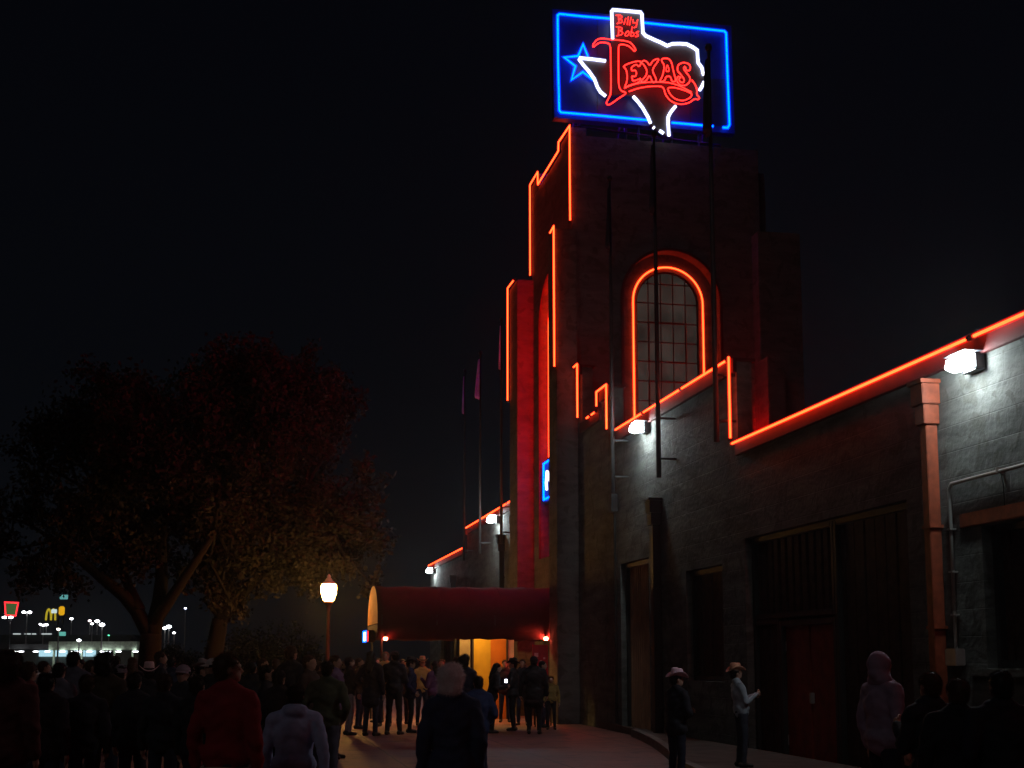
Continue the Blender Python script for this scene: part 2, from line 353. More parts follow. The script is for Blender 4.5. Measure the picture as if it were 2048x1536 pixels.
# openings in the long wall
def slats(y0, y1, z0, z1, m, name, step=.14, x=WX+.2, gap=.03):
    mb = MB().box((x+.05, y0-.02, z0-.02), (x+.09, y1+.02, z1+.02)); y = y0+.06
    while y < y1-.06:
        mb.bbox((x+rnd.uniform(-.012, .012), y, z0+.04), (x+.05, min(y+step-gap, y1-.04), z1-.04+rnd.uniform(-.015, .015)), .006); y += step
    return hp(mb, name, m)
def oframe(y0, y1, z0, z1, parent=None, t=.09, x=WX+.12, m=M_FRAME):
    mb = MB().bbox((x, y0+.002, z0), (x+.1, y0+t, z1)).bbox((x, y1-t, z0), (x+.1, y1-.002, z1)).bbox((x+.003, y0+t, z1-t), (x+.097, y1-t, z1-.002))
    if z0 > .5: mb.bbox((x+.003, y0+t, z0+.002), (x+.097, y1-t, z0+t))
    mb.v = [(a-WX, b-31, c) for a, b, c in mb.v]
    return mb.build('frame', m, parent or hall)
s1 = slats(9.2, 13.0, 1.5, 3.1, M_DARKWOOD, 'boarded_window', .22); oframe(9.2, 13.0, 1.5, 3.1, s1)
lt = MB().bbox((WX-.03, 9.0, 3.11), (WX+.1, 13.4, 3.27)); lt.v = [(a-WX, b-31, c) for a, b, c in lt.v]; lt.build('lintel', M_RUST, s1)
sl = MB().bbox((WX-.06, 9.1, 1.4), (WX+.1, 13.3, 1.49)); sl.v = [(a-WX, b-31, c) for a, b, c in sl.v]; sl.build('sill', M_WALL, s1)
d1 = slats(14.65, 17.0, .05, 3.6, M_DARKWOOD, 'sliding_door', .3); oframe(14.65, 17.0, 0, 3.6, d1)
d2 = slats(17.0, 19.0, .05, 2.15, M_REDDOOR, 'red_door', 1.0); oframe(17.0, 19.0, 0, 2.2, d2)
for y_, z_, n_ in ((17.95, 1.02, 'handle'), (17.08, .35, 'hinge'), (17.08, 1.8, 'hinge'), (18.92, .35, 'hinge'), (18.92, 1.8, 'hinge')):
    hm_ = MB().bbox((WX+.13 if n_ == 'handle' else WX+.185, y_-.03, z_-.08), (WX+.198, y_+.03, z_+.08), .006); hm_.v = [(a-WX, b-31, c) for a, b, c in hm_.v]; hm_.build(n_, M_CONDUIT, d2)
d3 = slats(17.0, 20.05, 2.25, 3.6, M_DARKWOOD, 'slatted_transom', .26, gap=.11); oframe(17.0, 20.05, 2.24, 3.6, d3)
d4 = slats(19.0, 20.05, .05, 2.2, M_DARKWOOD, 'side_door', .4); oframe(19.0, 20.05, 0, 2.24, d4)
w3 = slats(21.1, 23.0, 1.2, 3.25, M_DARKWOOD, 'boarded_window', .2); oframe(21.1, 23.0, 1.2, 3.25, w3)
d5 = slats(25.3, 27.35, .05, 3.7, mat('orange brown slats', (.3, .17, .1), .7), 'slatted_door', .13, gap=.05); oframe(25.3, 27.35, 0, 3.7, d5)
for o in opens[4:]: q = slats(*o, M_DARKWOOD, 'boarded_window', .3); oframe(*o, q)
hp(MB().box((TF+.2, 32.75, 0), (TF+.24, 34.85, 2.58)).bbox((TF+.1, 32.72, 0), (TF+.2, 32.84, 2.58)).bbox((TF+.1, 34.76, 0), (TF+.2, 34.88, 2.58)).bbox((TF+.1, 33.75, 0), (TF+.2, 33.85, 2.58)), 'entrance_door', M_FRAME)

# neon edging on the hall
def neon(pts, r=.033, nm='neon_tube'):
    o = hp(MB().tube(pts, r*.58, 8), nm, NEON_R, smooth=True)
    g_ = MB().tube(pts, r*1.15, 10); g_.v = [(x-WX, y-31, z) for x, y, z in g_.v]; g_.build('glass', SLV_R, o, True)  # outer shell imitates the tube's halo
    for a_, b_ in ((pts[0], pts[1]), (pts[-1], pts[-2])):
        a_ = Vector(a_); d_ = (Vector(b_)-a_).normalized(); cm = MB().tube([a_-d_*.012, a_+d_*.03], r*1.2, 8)
        cm.v = [(x-WX, y-31, z) for x, y, z in cm.v]; cm.build('end_cap', M_BLACKMETAL, o)
    return o
NX = WX-.135
def brk(a, b, cuts):    # straight run with small gaps between tube lengths
    a, b = Vector(a), Vector(b); t0 = 0
    for c in cuts+[1]:
        neon([a.lerp(b, t0), a.lerp(b, c-(.0015 if c < 1 else 0))]); t0 = c+.0015
brk((NX, 20.2, 5.23), (NX, 2.6, 5.23), [.42, .75])
neon([(NX, 20.24, 5.3), (NX, 20.24, 6.78)]); brk((NX, 20.3, 6.71), (NX, 27.2, 6.71), [.35, .7])
neon([(NX, 27.9, 6.82), (NX, 27.9, 7.9), (NX, 28.76, 7.9), (NX, 28.76, 7.52)]); neon([(NX, 28.8, 7.44), (NX, 29.25, 7.44)]); neon([(NX, 29.32, 7.44), (NX, 29.7, 7.44)])
neon([(NX, 30.55, 7.58), (NX, 30.55, 8.99), (NX, 30.93, 8.99)])
X_ = TF-.07
neon([(X_, TB, 12.9), (X_, TB, 15.75), (X_, 34.96, 15.75), (X_, 34.93, 15.36), (X_, 32.42, 15.36), (X_, 32.38, 15.6), (X_, TS-.05, 15.55), (X_, TS-.05, 12.92)])
neon([(7.47, 31.4, 12.66), (7.47, 30.95, 12.7), (7.47, 30.95, 8.96)])
neon([(7.47, 35.95, 12.78), (7.47, 36.96, 12.8), (7.47, 36.96, 9.28)])
neon([(NX, 37.1, 6.52), (NX, 39.4, 6.52)]); neon([(NX, 39.45, 6.52), (NX, 47.5, 6.52)]); neon([(NX, 47.8, 6.48), (NX, 47.8, 6.14)]); neon([(NX, 47.8, 6.06), (NX, 47.8, 5.9)]); neon([(NX, 47.95, 5.82), (NX, 57.6, 5.82)])
def archneon(c, cz, z0, tf, r=.97): neon([tf(*p) for p in arch(c, cz, r, z0)], .036)
archneon(AX, AZ, 6.8, lambda u, v: (u, TS+.285, v)); archneon(AY, AZ2, 7.25, lambda u, v: (TF+.22, u, v), 1.2)
for x in (7.66, 7.87): hp(MB().tube([(x, 31.96, 5.8), (x, 31.96, 12.0)], .035, 8), 'neon_tube', NEON_H, smooth=True)  # unseen tubes added to redden the far buttress and arch reveal
hp(MB().tube([(12.5, 30.5, 4.8), (12.5, 30.5, 7.0)], .06, 8), 'neon_tube', emit('added corner tube', (250, .1, .03)), smooth=True)  # unseen tube added to redden the rear buttress
# little neon sign over the entrance
es = empty('entrance_sign', (TF+.1, 33.3, 5.9), label='small blue neon edged sign inside the front arch above the entrance awning', cat='sign')
def esb(mb, name, m, par=es, smooth=False):
    mb.v = [(x-TF-.1, y-33.3, z-5.9) for x, y, z in mb.v]; return mb.build(name, m, par, smooth)
esb(MB().bbox((TF+.05, 32.35, 5.95), (TF+.3, 34.75, 7.15)), 'cabinet', M_SIGNBACK)
esb(MB().tube([(TF-.0, 32.6, 6.03), (TF-.0, 34.6, 6.03), (TF-.0, 34.6, 7.05), (TF-.0, 32.6, 7.05)], .03, 8, closed=True), 'border_tube', NEON_B, smooth=True)
esb(MB().tube([(TF-.03, 34.1, 6.25), (TF-.03, 34.15, 6.45), (TF-.03, 34.05, 6.75), (TF-.03, 33.9, 6.7), (TF-.03, 33.6, 6.3), (TF-.03, 33.3, 6.65)], .035, 8), 'lettering_tube', NEON_W, smooth=True)

# ------------------------------------------------------------------ rooftop neon sign
sgn = empty('rooftop_sign', (10, 31.2, 14.6), label='large rooftop neon sign reading Billy Bobs Texas with white state outline and blue border', cat='sign')
def sg(mb, name, m, par=sgn, smooth=False):
    mb.v = [(x-10, y-31.2, z-14.6) for x, y, z in mb.v]; return mb.build(name, m, par, smooth)
def stube(pts, r, name, m, sl, closed=False, k=1.6):
    o = sg(MB().tube(pts, r, 8, closed=closed), name, m, smooth=True)
    g_ = MB().tube(pts, r*k, 10, closed=closed); g_.v = [(x-10, y-31.2, z-14.6) for x, y, z in g_.v]; g_.build('glass', sl, o, True)  # wider emissive shell as the halo of the sign tube
def Z(X, Y, pl): return at(1080+X/4.876, Y/4.876, 1, pl)
def Zs(pts, pl): return [Z(x, y, pl) for x, y in pts]
def smoothpts(pts, k=2, closed=False):
    P = [Vector(p) for p in pts]
    for _ in range(k):
        Q = []
        m = len(P)
        rng = range(m) if closed else range(m-1)
        if not closed: Q.append(P[0])
        for i in rng:
            a, b = P[i], P[(i+1) % m]; Q += [a.lerp(b, .22), a.lerp(b, .78)]
        if not closed: Q.append(P[-1])
        P = Q
    return P
PL = 31.2
c4 = [Z(120, 85, PL), Z(1865, 252, PL), Z(1900, 1305, PL), Z(138, 1145, PL)]
v = [tuple(p) for p in c4]+[(p.x, p.y+.25, p.z) for p in c4]
sg(MB().add(v, [(0,1,2,3),(7,6,5,4),(0,4,5,1),(1,5,6,2),(2,6,7,3),(3,7,4,0)]), 'back_panel', M_SIGNBACK)
# seams and dark fields of the sheet metal face
sm = MB()
for a, b in (((560, 150), (560, 1170)), ((1020, 190), (1020, 1210)), ((1470, 230), (1470, 1250))):
    sm.tube([Z(*a, PL-.006), Z(*b, PL-.006)], .008, 6)
sg(sm, 'panel_seam', M_SIGNEDGE)
q = [Z(1640, 770, PL-.012), Z(1800, 770, PL-.012), Z(1820, 1235, PL-.012), Z(1650, 1222, PL-.012)]
sg(MB().add([tuple(p) for p in q]+[(p.x, p.y+.01, p.z) for p in q], [(0,1,2,3),(7,6,5,4),(0,4,5,1),(1,5,6,2),(2,6,7,3),(3,7,4,0)]), 'dark_field', M_SIGNEDGE)
bt = PL-.10
stube(Zs([(690, 182), (420, 160), (190, 136), (172, 150), (176, 600), (188, 1075), (205, 1096), (600, 1130), (1050, 1172)], bt), .027, 'border_tube', NEON_B, SLV_B, k=2.0)
stube(Zs([(1012, 222), (1400, 262), (1795, 303), (1815, 322), (1828, 700), (1848, 1215), (1830, 1246), (1782, 1243)], bt), .027, 'border_tube', NEON_B, SLV_B, k=2.0)
stube(Zs([(1285, 1196), (1620, 1226)], bt), .027, 'border_tube', NEON_B, SLV_B, k=2.0)
stube(Zs([(1645, 1228), (1690, 1231)], bt), .027, 'border_tube', NEON_B, SLV_B, k=2.0)
stube(Zs([(466, 548), (420, 432), (372, 546), (238, 560), (345, 645), (308, 778), (418, 702), (520, 780)], bt), .027, 'star_tube', NEON_B, SLV_B, k=2.0)
TXO = [(705, 90), (850, 105), (985, 118), (1000, 250), (1008, 325), (1120, 390), (1240, 445), (1290, 425), (1430, 430), (1535, 490), (1545, 610), (1592, 715), (1603, 790), (1550, 885), (1440, 960), (1320, 1030), (1275, 1090), (1250, 1140), (1250, 1220), (1258, 1325), (1160, 1275), (1080, 1205), (1050, 1140), (1000, 1050), (905, 935), (800, 920), (640, 940), (590, 900), (530, 770), (480, 700), (385, 570), (500, 572), (690, 595), (700, 240)]
tp = PL-.16
T2 = [Z(x, y, tp) for x, y in TXO]; pl2 = [(p.x, p.z) for p in T2]
sg(MB().plate(pl2, [], lambda u, v, d: (u, tp+d, v), .10), 'state_panel', M_TEXAS)
wt = PL-.22
for run in ([(708, 378), (703, 240), (699, 112), (712, 96), (850, 107), (980, 120), (994, 140), (1000, 250), (1004, 318), (1030, 348), (1120, 390), (1180, 415), (1240, 446), (1290, 427), (1360, 425), (1430, 430), (1490, 460), (1533, 490), (1538, 560), (1543, 612), (1578, 660), (1590, 712), (1596, 732)],
            [(1600, 798), (1580, 842), (1556, 880)], [(1322, 1035), (1276, 1092), (1250, 1140), (1250, 1220), (1258, 1325)],
            [(1205, 1300), (1165, 1273)], [(1116, 1250), (1102, 1240)], [(1078, 1202), (1052, 1140), (1000, 1050), (950, 985), (908, 940)],
            [(640, 938), (592, 900), (560, 850), (530, 770), (480, 700), (420, 630), (384, 582), (394, 566), (500, 576), (640, 594)]):
    stube(Zs(run, wt), .036, 'state_outline_tube', NEON_W, SLV_W)
rl = PL-.32
def letter(pts, r=.0215, closed=True, nm='letter', sm=1, pl=rl):
    P = smoothpts(Zs(pts, pl), sm, closed)
    stube(P, r*.66, nm, NEON_RR, SLV_RR, closed, 1.9)
letter([(520,462),(515,435),(555,385),(600,373),(700,386),(800,393),(872,408),(907,440),(935,485),(920,502),(900,478),(860,445),(800,430),(768,440),(765,500),(765,700),(768,840),(792,888),(838,900),(830,920),(765,960),(695,1012),(662,1025),(645,1005),(668,960),(690,920),(693,800),(690,600),(688,432),(640,415),(592,412),(556,428)])
letter([(810,645),(838,675),(850,720),(850,790),(822,858),(870,832),(962,806),(988,762),(940,782),(905,792),(893,740),(930,748),(942,715),(930,682),(895,692),(890,655),(938,625),(965,652),(988,616),(970,592),(880,612)])
letter([(985,612),(1010,588),(1042,600),(1072,642),(1100,590),(1152,570),(1158,588),(1112,650),(1095,690),(1142,790),(1100,808),(1067,730),(1040,782),(1010,802),(980,795),(1035,740),(1045,690),(1012,628)])
letter([(1182,588),(1200,568),(1252,570),(1282,602),(1302,700),(1328,790),(1290,802),(1270,742),(1228,746),(1216,790),(1163,797),(1196,740),(1215,640)])
letter([(1240,622),(1264,695),(1226,697)], .016)
letter([(1452,622),(1395,607),(1345,632),(1338,690),(1378,732),(1408,775),(1400,806),(1366,800),(1352,770),(1378,752),(1340,745),(1332,790),(1365,832),(1420,835),(1460,800),(1465,755),(1420,700),(1398,665),(1415,645),(1428,688),(1460,688),(1468,650)])
letter([(822,862),(860,842),(950,812),(1060,800),(1180,800),(1260,805),(1360,835),(1480,900)], .02, False, 'underline')
letter([(868,892),(950,862),(1060,842),(1180,840),(1208,862),(1222,920),(1262,975),(1320,1010),(1390,1018),(1460,1000),(1508,962),(1545,972),(1556,950),(1528,925),(1532,875),(1512,820),(1478,780)], .0215, False, 'swash')
letter([(1240,858),(1300,850),(1400,876),(1485,915),(1470,950),(1400,985),(1320,968),(1268,920)], .02, True, 'swash')
for st in ([(740,150),(765,146),(770,225)], [(765,146),(798,155),(798,175),(770,185),(800,195),(802,218),(750,230)], [(836,178),(820,235)], [(862,165),(850,242)], [(888,168),(872,246)],
           [(905,190),(908,222),(940,222)], [(952,190),(938,262),(915,270)],
           [(742,262),(768,262),(765,345)], [(768,262),(800,272),(800,292),(770,298),(806,312),(805,335),(745,350)], [(858,300),(828,330),(835,352),(862,345),(872,318),(858,300)],
           [(899,262),(883,350)], [(887,322),(903,314),(918,326),(914,346),(898,354),(883,350)], [(964,308),(944,308),(936,322),(958,336),(956,354),(928,356)]):
    letter(st, .0155, False, 'small_letter', 1 if len(st) > 3 else 0, PL-.24)
for nm, m_, sl_m, a, b, r_ in (('border_tube', emit('added rear tube', (5, .25, 36)), SLV_B, (8.1, 15.9), (12.3, 18.3), .03), ('letter', NEON_RR, SLV_RR, (9.3, 16.5), (11.6, 17.6), .03)):  # rear tubes added to light the far flags purple
    yb = PL+.38; stube([(a[0], yb, a[1]), (b[0], yb, a[1]), (b[0], yb, b[1]), (a[0], yb, b[1])], r_, nm, m_, sl_m, True)
fr = MB()
for x in (8.3, 9.6, 10.9, 12.0):
    fr.tube([(x, PL+.3, 15.3), (x, PL+.3, 17.6)], .04, 8); fr.tube([(x, PL+1.4, 15.3), (x, PL+.32, 16.8)], .03, 8)
fr.tube([(8.2, PL+.3, 15.7), (12.3, PL+.3, 15.5)], .04, 8)
for x in (9.9, 10.3, 11.6): fr.tube([(x, PL+.1, 15.31), (x, PL+.1, 15.9)], .03, 8)
sg(fr, 'support_frame', M_SIGNEDGE)

# ------------------------------------------------------------------ wall lights
def wall_light(y, z, s, label):
    o = empty('wall_light', (WX, y, z), label=label, cat='wall light', group='white flood lights under the parapet')
    h = MB().bbox((-.15, -.2*s, -.13*s), (-.002, .2*s, .13*s), .02); h.bbox((-.40*s, -.29*s, .125*s), (-.003, .29*s, .145*s), .004)
    h.build('housing', M_BRONZE, o)
    pr = [(-.152, .10), (-.27, .12), (-.42, .06), (-.44, -.07), (-.30, -.12), (-.152, -.08)]
    v = [(x*s, yy, z_*s) for yy in (-.175*s, .175*s) for x, z_ in pr]; n_ = len(pr)
    MB().add(v, [tuple(range(n_)), tuple(range(n_, 2*n_))[::-1]]+[(i, (i+1) % n_, n_+(i+1) % n_, n_+i) for i in range(n_)]).build('lens', FLOOD, o)
    return o
wall_light(12.9, 4.95, .78, 'nearest and largest white flood light, beside the rust coloured downspout')
wall_light(25.2, 6.40, .85, 'white flood light on the grey wall just left of the arched tower window')
wall_light(41.4, 6.2, .95, 'white flood light on the far wall beyond the tower, above the awning')
wall_light(56.3, 5.5, .9, 'farthest white flood light at the far end of the hall')

# ------------------------------------------------------------------ downspouts, conduit
def downspout(y, z1, m, label, z0=.15, b=1.0):
    o = empty('downspout', (WX, y, 0), label=label, cat='downspout', group='downspouts on the hall wall')
    MB().bbox((-.17*b, -.075*b, z0), (-.02, .075*b, z1-.42), .008).build('pipe', m, o)
    h = MB().bbox((-.24*b, -.14*b, z1-.28), (-.004, .14*b, z1-.03), .008).bbox((-.27*b, -.17*b, z1-.03), (-.003, .17*b, z1+.02), .006).bbox((-.21*b, -.11*b, z1-.52), (-.006, .11*b, z1-.28), .008)
    h.build('leader_head', m, o)
    for z in np.arange(z0+.6, z1-.6, 1.2): MB().bbox((-.18*b, -.1*b, z), (-.003, .1*b, z+.04), .003).build('strap', m, o)
downspout(13.88, 4.93, M_RUST, 'rust red downspout with square leader head, right of the wide boarded doorway')
downspout(24.5, 4.8, M_BLACKMETAL, 'black downspout with square leader head, between slatted door and small boarded window', 0, 1.1)
downspout(40.6, 5.6, M_BLACKMETAL, 'dark downspout on the far wall just past the tower', 0)
downspout(50.6, 4.9, M_BLACKMETAL, 'farthest dark downspout near the far end of the hall', 0)
cn = empty('conduit', (WX, 13.4, 0), label='thin grey pipe along the grey wall dropping to a small box beside the rust downspout', cat='pipe')
MB().tube([(-.06, -11, 3.66), (-.06, -3, 3.66), (-.06, .08, 3.64), (-.06, .14, 3.58), (-.055, .15, 3.45), (-.05, .15, 3.3), (-.05, .15, 1.7)], .022, 8).build('pipe', M_CONDUIT, cn, True)
MB().bbox((-.13, .03, 1.52), (-.004, .27, 1.72), .01).build('junction_box', M_CONDUIT, cn)
for y in (-.9, -2.2, -4, -6.5, -9): MB().bbox((-.09, y, 3.625), (-.003, y+.03, 3.69), .003).build('clip', M_CONDUIT, cn)
for z in (3.1, 2.6, 2.1): MB().bbox((-.085, .11, z), (-.003, .19, z+.02), .002).build('clip', M_CONDUIT, cn)
MB().tube([(-.05, -.9, 3.66), (-.03, -.92, 3.5), (-.012, -.9, 3.3), (-.012, -.86, 3.12)], .008, 6).build('cable', M_BLACKMETAL, cn, True)
bx = empty('junction_box', (WX, 27.6, 5.0), label='small dark box and pipe high on the wall right of the tower', cat='box')
MB().bbox((-.16, -.12, -.1), (-.01, .12, .3), .01).tube([(-.05, 0, -.1), (-.05, 0, -4.8)], .03, 8).tube([(-.1, 0, .3), (-.1, 0, .55)], .01, 6).build('housing', M_BLACKMETAL, bx)

# ------------------------------------------------------------------ flagpoles
def flagpole(y, z0, z1, m, fl, label, wdt=.3, seed=0, lean=0):
    o = empty('flagpole', (WX-.36, y, z0), label=label, cat='flagpole', group='flagpoles along the parapet')
    h = z1-z0
    MB().tube([(0, 0, 0), (0, 0, h*.5), (0, 0, h)], [.05, .042, .028], 12).lathe([(.001, h-.01), (.05, h+.02), (.065, h+.07), (.05, h+.12), (.001, h+.14)], 10).build('pole', m, o, True)
    for z in (.35, 1.15): MB().bbox((.03, -.02, z), (.36, .02, z+.04), .004).build('bracket', M_BLACKMETAL, o)
    if fl:
        r = random.Random(seed); rows, cols = 16, 30; v = []; L = 1.45
        for i in range(rows+1):
            t = i/rows; w_ = wdt*(.25+.75*t**.8)*(1 if t < .93 else 1-(t-.93)*3)
            for j in range(cols+1):
                s_ = j/cols; a = s_*math.pi*5.2+seed
                x = -w_*s_*(.75+.25*math.sin(a)); yy = w_*.34*math.sin(a+t*1.3)+w_*.1*math.sin(3*t+s_*4)
                v.append((x*.55-.03, -w_*s_*.7+yy, h-.15-t*L-.25*s_*w_*2*(1-t)))
        f = [(i*(cols+1)+j, i*(cols+1)+j+1, (i+1)*(cols+1)+j+1, (i+1)*(cols+1)+j) for i in range(rows) for j in range(cols)]
        fo = MB().add(v, f).build('flag', fl, o, True, False); md = fo.modifiers.new('thickness', 'SOLIDIFY'); md.thickness = .006
    return o
flagpole(23.45, 5.1, 12.0, M_POLE, M_FLAGD, 'tall dark flagpole crossing the arched tower window', .3, 1)
flagpole(20.3, 5.27, 12.3, M_POLE, M_FLAGD, 'tall flagpole whose dark limp flag hangs before the right of the neon sign', .42, 2)
flagpole(26.65, 5.2, 12.3, M_POLE, M_FLAGD, 'dark flagpole in front of the tower left of the arched window', .25, 3)
flagpole(39.3, 5.2, 12.4, M_POLE, M_FLAG, 'far flagpole close beside the tower with a thin limp flag', .14, 4)
flagpole(43.1, 5.2, 12.2, M_POLE, M_FLAG, 'far flagpole with the broad drooping purple lit flag', .42, 5)
flagpole(46.4, 5.2, 12.3, M_POLE, M_FLAG, 'farthest flagpole with a narrow purple lit flag', .2, 6)

# ------------------------------------------------------------------ awning at the entrance
AY0, AY1, AXO = 32.3, 35.0, 3.2
aw = empty('awning', (AXO, 33.65, 0), label='long maroon barrel awning over the entrance with ochre end panel', cat='awning')
cyA = (AY0+AY1)/2; ha = (AY1-AY0)/2
prof = [(AY0, 2.1), (AY0, 2.5)]+[(cyA-ha*math.cos(math.pi*i/16), 2.5+1.0*math.sin(math.pi*i/16)**.85) for i in range(1, 16)]+[(AY1, 2.5), (AY1, 2.1)]
def awp(mb, name, m, par=aw, smooth=False):
    mb.v = [(x-AXO, y-33.65, z) for x, y, z in mb.v]; return mb.build(name, m, par, smooth)
nx = 24; v = []; f = []
for i in range(nx+1):
    x = AXO+(TF-.01-AXO)*i/nx; sag = .045*math.sin(i*math.pi/4)**2
    for j, (y, z) in enumerate(prof):
        k = 1-sag*(.6 if 1 < j < len(prof)-2 else 0)
        zz_ = 2.5+(z-2.5)*k if z > 2.5 else z
        if z < 2.2: zz_ += .018*math.sin(i*2.1)
        v.append((x, y+(.006*math.sin(i*1.7) if j < 2 else 0), zz_))
m_ = len(prof)
f = [(i*m_+j, i*m_+j+1, (i+1)*m_+j+1, (i+1)*m_+j) for i in range(nx) for j in range(m_-1)]
cv = awp(MB().add(v, f), 'canopy', M_AWN, smooth=True); md = cv.modifiers.new('thickness', 'SOLIDIFY'); md.thickness = .012; md.offset = 1
capo = [(y, z) for y, z in prof[1:-1]]
awp(MB().plate([(y*1+0, z) for y, z in capo], [], lambda u, v, d: (AXO-.012+d, u, v-.003), .01), 'end_panel', M_AWNEND)
awp(MB().bbox((AXO-.012, AY0+.02, 2.1), (AXO, AY1-.02, 2.48), .003), 'front_valance', M_AWN)
for k in range(7):
    x = AXO+(TF-.01-AXO)*k/6
    awp(MB().tube([(x, y, z+.012) for y, z in prof[1:-1]], .012, 5), 'seam', M_AWN)
for x in (AXO+.1, 5.6):
    for y in (AY0+.06, AY1-.06): awp(MB().tube([(x, y, 0), (x, y, 2.5)], .03, 8), 'support_post', M_FRAME)
for x in (AXO+.1, 4.7, 6.2, 7.7): awp(MB().tube([(x, y, z-.04) for y, z in prof[1:-1]], .02, 6), 'rib', M_FRAME)
# warm fixture under the canopy, plus an outer one added to brighten the ground
for wx, lab_ in ((5.9, 'warm light fixture under the awning before the yellow partition'), (4.3, 'added warm light brightening the ground under the outer half of the awning')):
    wf = empty('ceiling_light', (wx, 33.3, 2.75), label=lab_, cat='light', group='warm lights beneath the awning')
    MB().lathe([(.16, .06), (.18, .02), (.18, -.02), (.15, -.03)], 16).build('lamp_shade', M_FRAME, wf)
    MB().lathe([(.14, -.031), (.13, -.06), (.06, -.08), (.01, -.085)], 16).build('bulb', emit('warm bulb', (1, .56, .16), None, 230), wf)
# box sign hung on the awning's outer end
bs = empty('box_sign', (AXO-.19, 33.2, 2.15), label='small backlit white box sign with blue and red edge at the awning end', cat='sign')
MB().bbox((-.05, -.5, -.13), (.15, .4, .18), .01).build('cabinet', M_FRAME, bs)
MB().bbox((-.058, -.44, -.09), (-.052, .34, .14), .001).build('lit_face', emit('white sign face', (1, .95, .98), None, 2.6), bs)
MB().tube([(-.07, -.47, -.11), (-.07, .37, -.11), (-.07, .37, .16), (-.07, -.47, .16)], .014, 8, closed=True).build('blue_tube', NEON_B, bs, True)
MB().bbox((-.045, -.505, -.11), (-.01, -.501, .16), .001).build('red_edge', emit('red sign edge', (1, .02, .02), None, 2), bs)
for i, (px, st_, lab) in enumerate(((771, 70, 'small dim red lamp under the outer corner of the awning'), (1092, 480, 'bright red lamp under the awning beside the tower'))):
    p = at(px, 1277, 1, AY0-.06)
    o = empty('red_lamp', p, label=lab, cat='lamp', group='red lamps on the awning')
    MB().lathe([(.005, -.05), (.035, -.04), (.05, 0), (.04, .03), (.005, .035)], 12, sx=1.2).build('bulb', emit('red bulb %d' % i, (1, .10, .05), None, st_), o, True)
    MB().lathe([(.03, .036), (.05, .05), (.05, .07), (.02, .08)], 12).build('socket', M_FRAME, o)
# lit partition below the awning
pn = empty('partition', (6.2, 34.1, 0), label='yellow and orange lit partition panels beneath the awning by the entrance', cat='partition')
xs = [at(p, 1318, 1, 34.1).x-6.2 for p in (919, 944, 981, 1012)]
MB().bbox((xs[0], -.02, 0), (xs[1]-.02, .02, 2.3), .004).build('tan_panel', M_PANELT, pn)
MB().bbox((xs[1]+.04, -.03, 0), (xs[2], .02, 2.3), .004).build('yellow_panel', M_PANELY, pn)
MB().bbox((xs[2]+.003, -.02, .35), (xs[3], .02, 2.3), .004).bbox((xs[2]+.003, -.03, 0), (xs[3], .02, .345), .004).build('orange_panel', M_PANELO, pn)
MB().bbox((xs[1]-.02, -.08, 0), (xs[1]+.035, .04, 2.35), .004).bbox((xs[3], -.05, 0), (xs[3]+.05, .03, 2.35), .004).build('post', M_FRAME, pn)
MB().bbox((xs[3]+.06, -.01, 1.3), (xs[3]+.22, .02, 2.3), .004).build('grey_panel', M_CONDUIT, pn)
# red lit poster and table beside the door
po = empty('poster_board', at(1080, 1318, 1, 31.0)-Vector((0, 0, 1.6)), label='red lit poster board standing by the tower beyond the queue', cat='board')
MB().bbox((-.2, -.03, .9), (.2, .0, 1.95), .006).build('board', mat('red poster', (.55, .02, .03), .5), po)
pst = MB()
for (x, z, w_, h_) in ((-.1, 1.7, .1, .1), (.02, 1.5, .07, .14), (.1, 1.62, .05, .05), (-.02, 1.25, .05, .12), (.08, 1.1, .1, .05)): pst.bbox((x-w_/2, -.036, z-h_/2), (x+w_/2, -.031, z+h_/2), .001)
pst.build('print', mat('poster print', (.85, .3, .3), .5), po)
MB().tube([(-.15, -.01, 0), (-.15, -.01, .9)], .015, 6).tube([(.15, -.01, 0), (.15, -.01, .9)], .015, 6).build('stand', M_FRAME, po)
p = at(1086, 1318, 1, 30.2); p.z = 0
tb = empty('table', p, label='small narrow table in front of the red poster board', cat='table')
MB().bbox((-.28, -.25, .9), (.28, .25, .93), .006).build('tabletop', mat('table top', (.4, .2, .2), .4), tb)
for sx in (-1, 1):
    for sy in (-1, 1): MB().tube([(sx*.24, sy*.2, 0), (sx*.24, sy*.2, .9)], .015, 6).build('leg', M_FRAME, tb)

# ------------------------------------------------------------------ street lamp
lp = at(655, 1318, 1, 36.5); lp.z = 0
sl_ = empty('street_lamp', lp, label='lit acorn globe street lamp on a slim post between tree and awning', cat='street lamp')
MB().lathe([(.20, 0), (.20, .12), (.15, .2), (.12, .55), (.08, .62), (.06, .9), (.055, 2.0), (.045, 2.95), (.07, 3.0), (.05, 3.05), (.09, 3.12), (.13, 3.16), (.13, 3.21), (.08, 3.22)], 16).build('post', M_LAMPPOST, sl_, True)
MB().lathe([(.10, 3.225), (.15, 3.25), (.215, 3.45), (.225, 3.62), (.20, 3.70), (.1, 3.71)], 20).build('globe', GLOBE, sl_, True)
MB().lathe([(.21, 3.712), (.19, 3.74), (.11, 3.80), (.08, 3.86), (.05, 3.89), (.06, 3.93), (.03, 3.97), (.005, 4.0)], 16).build('cap', mat('lamp cap', (.5, .45, .4), .5), sl_, True)

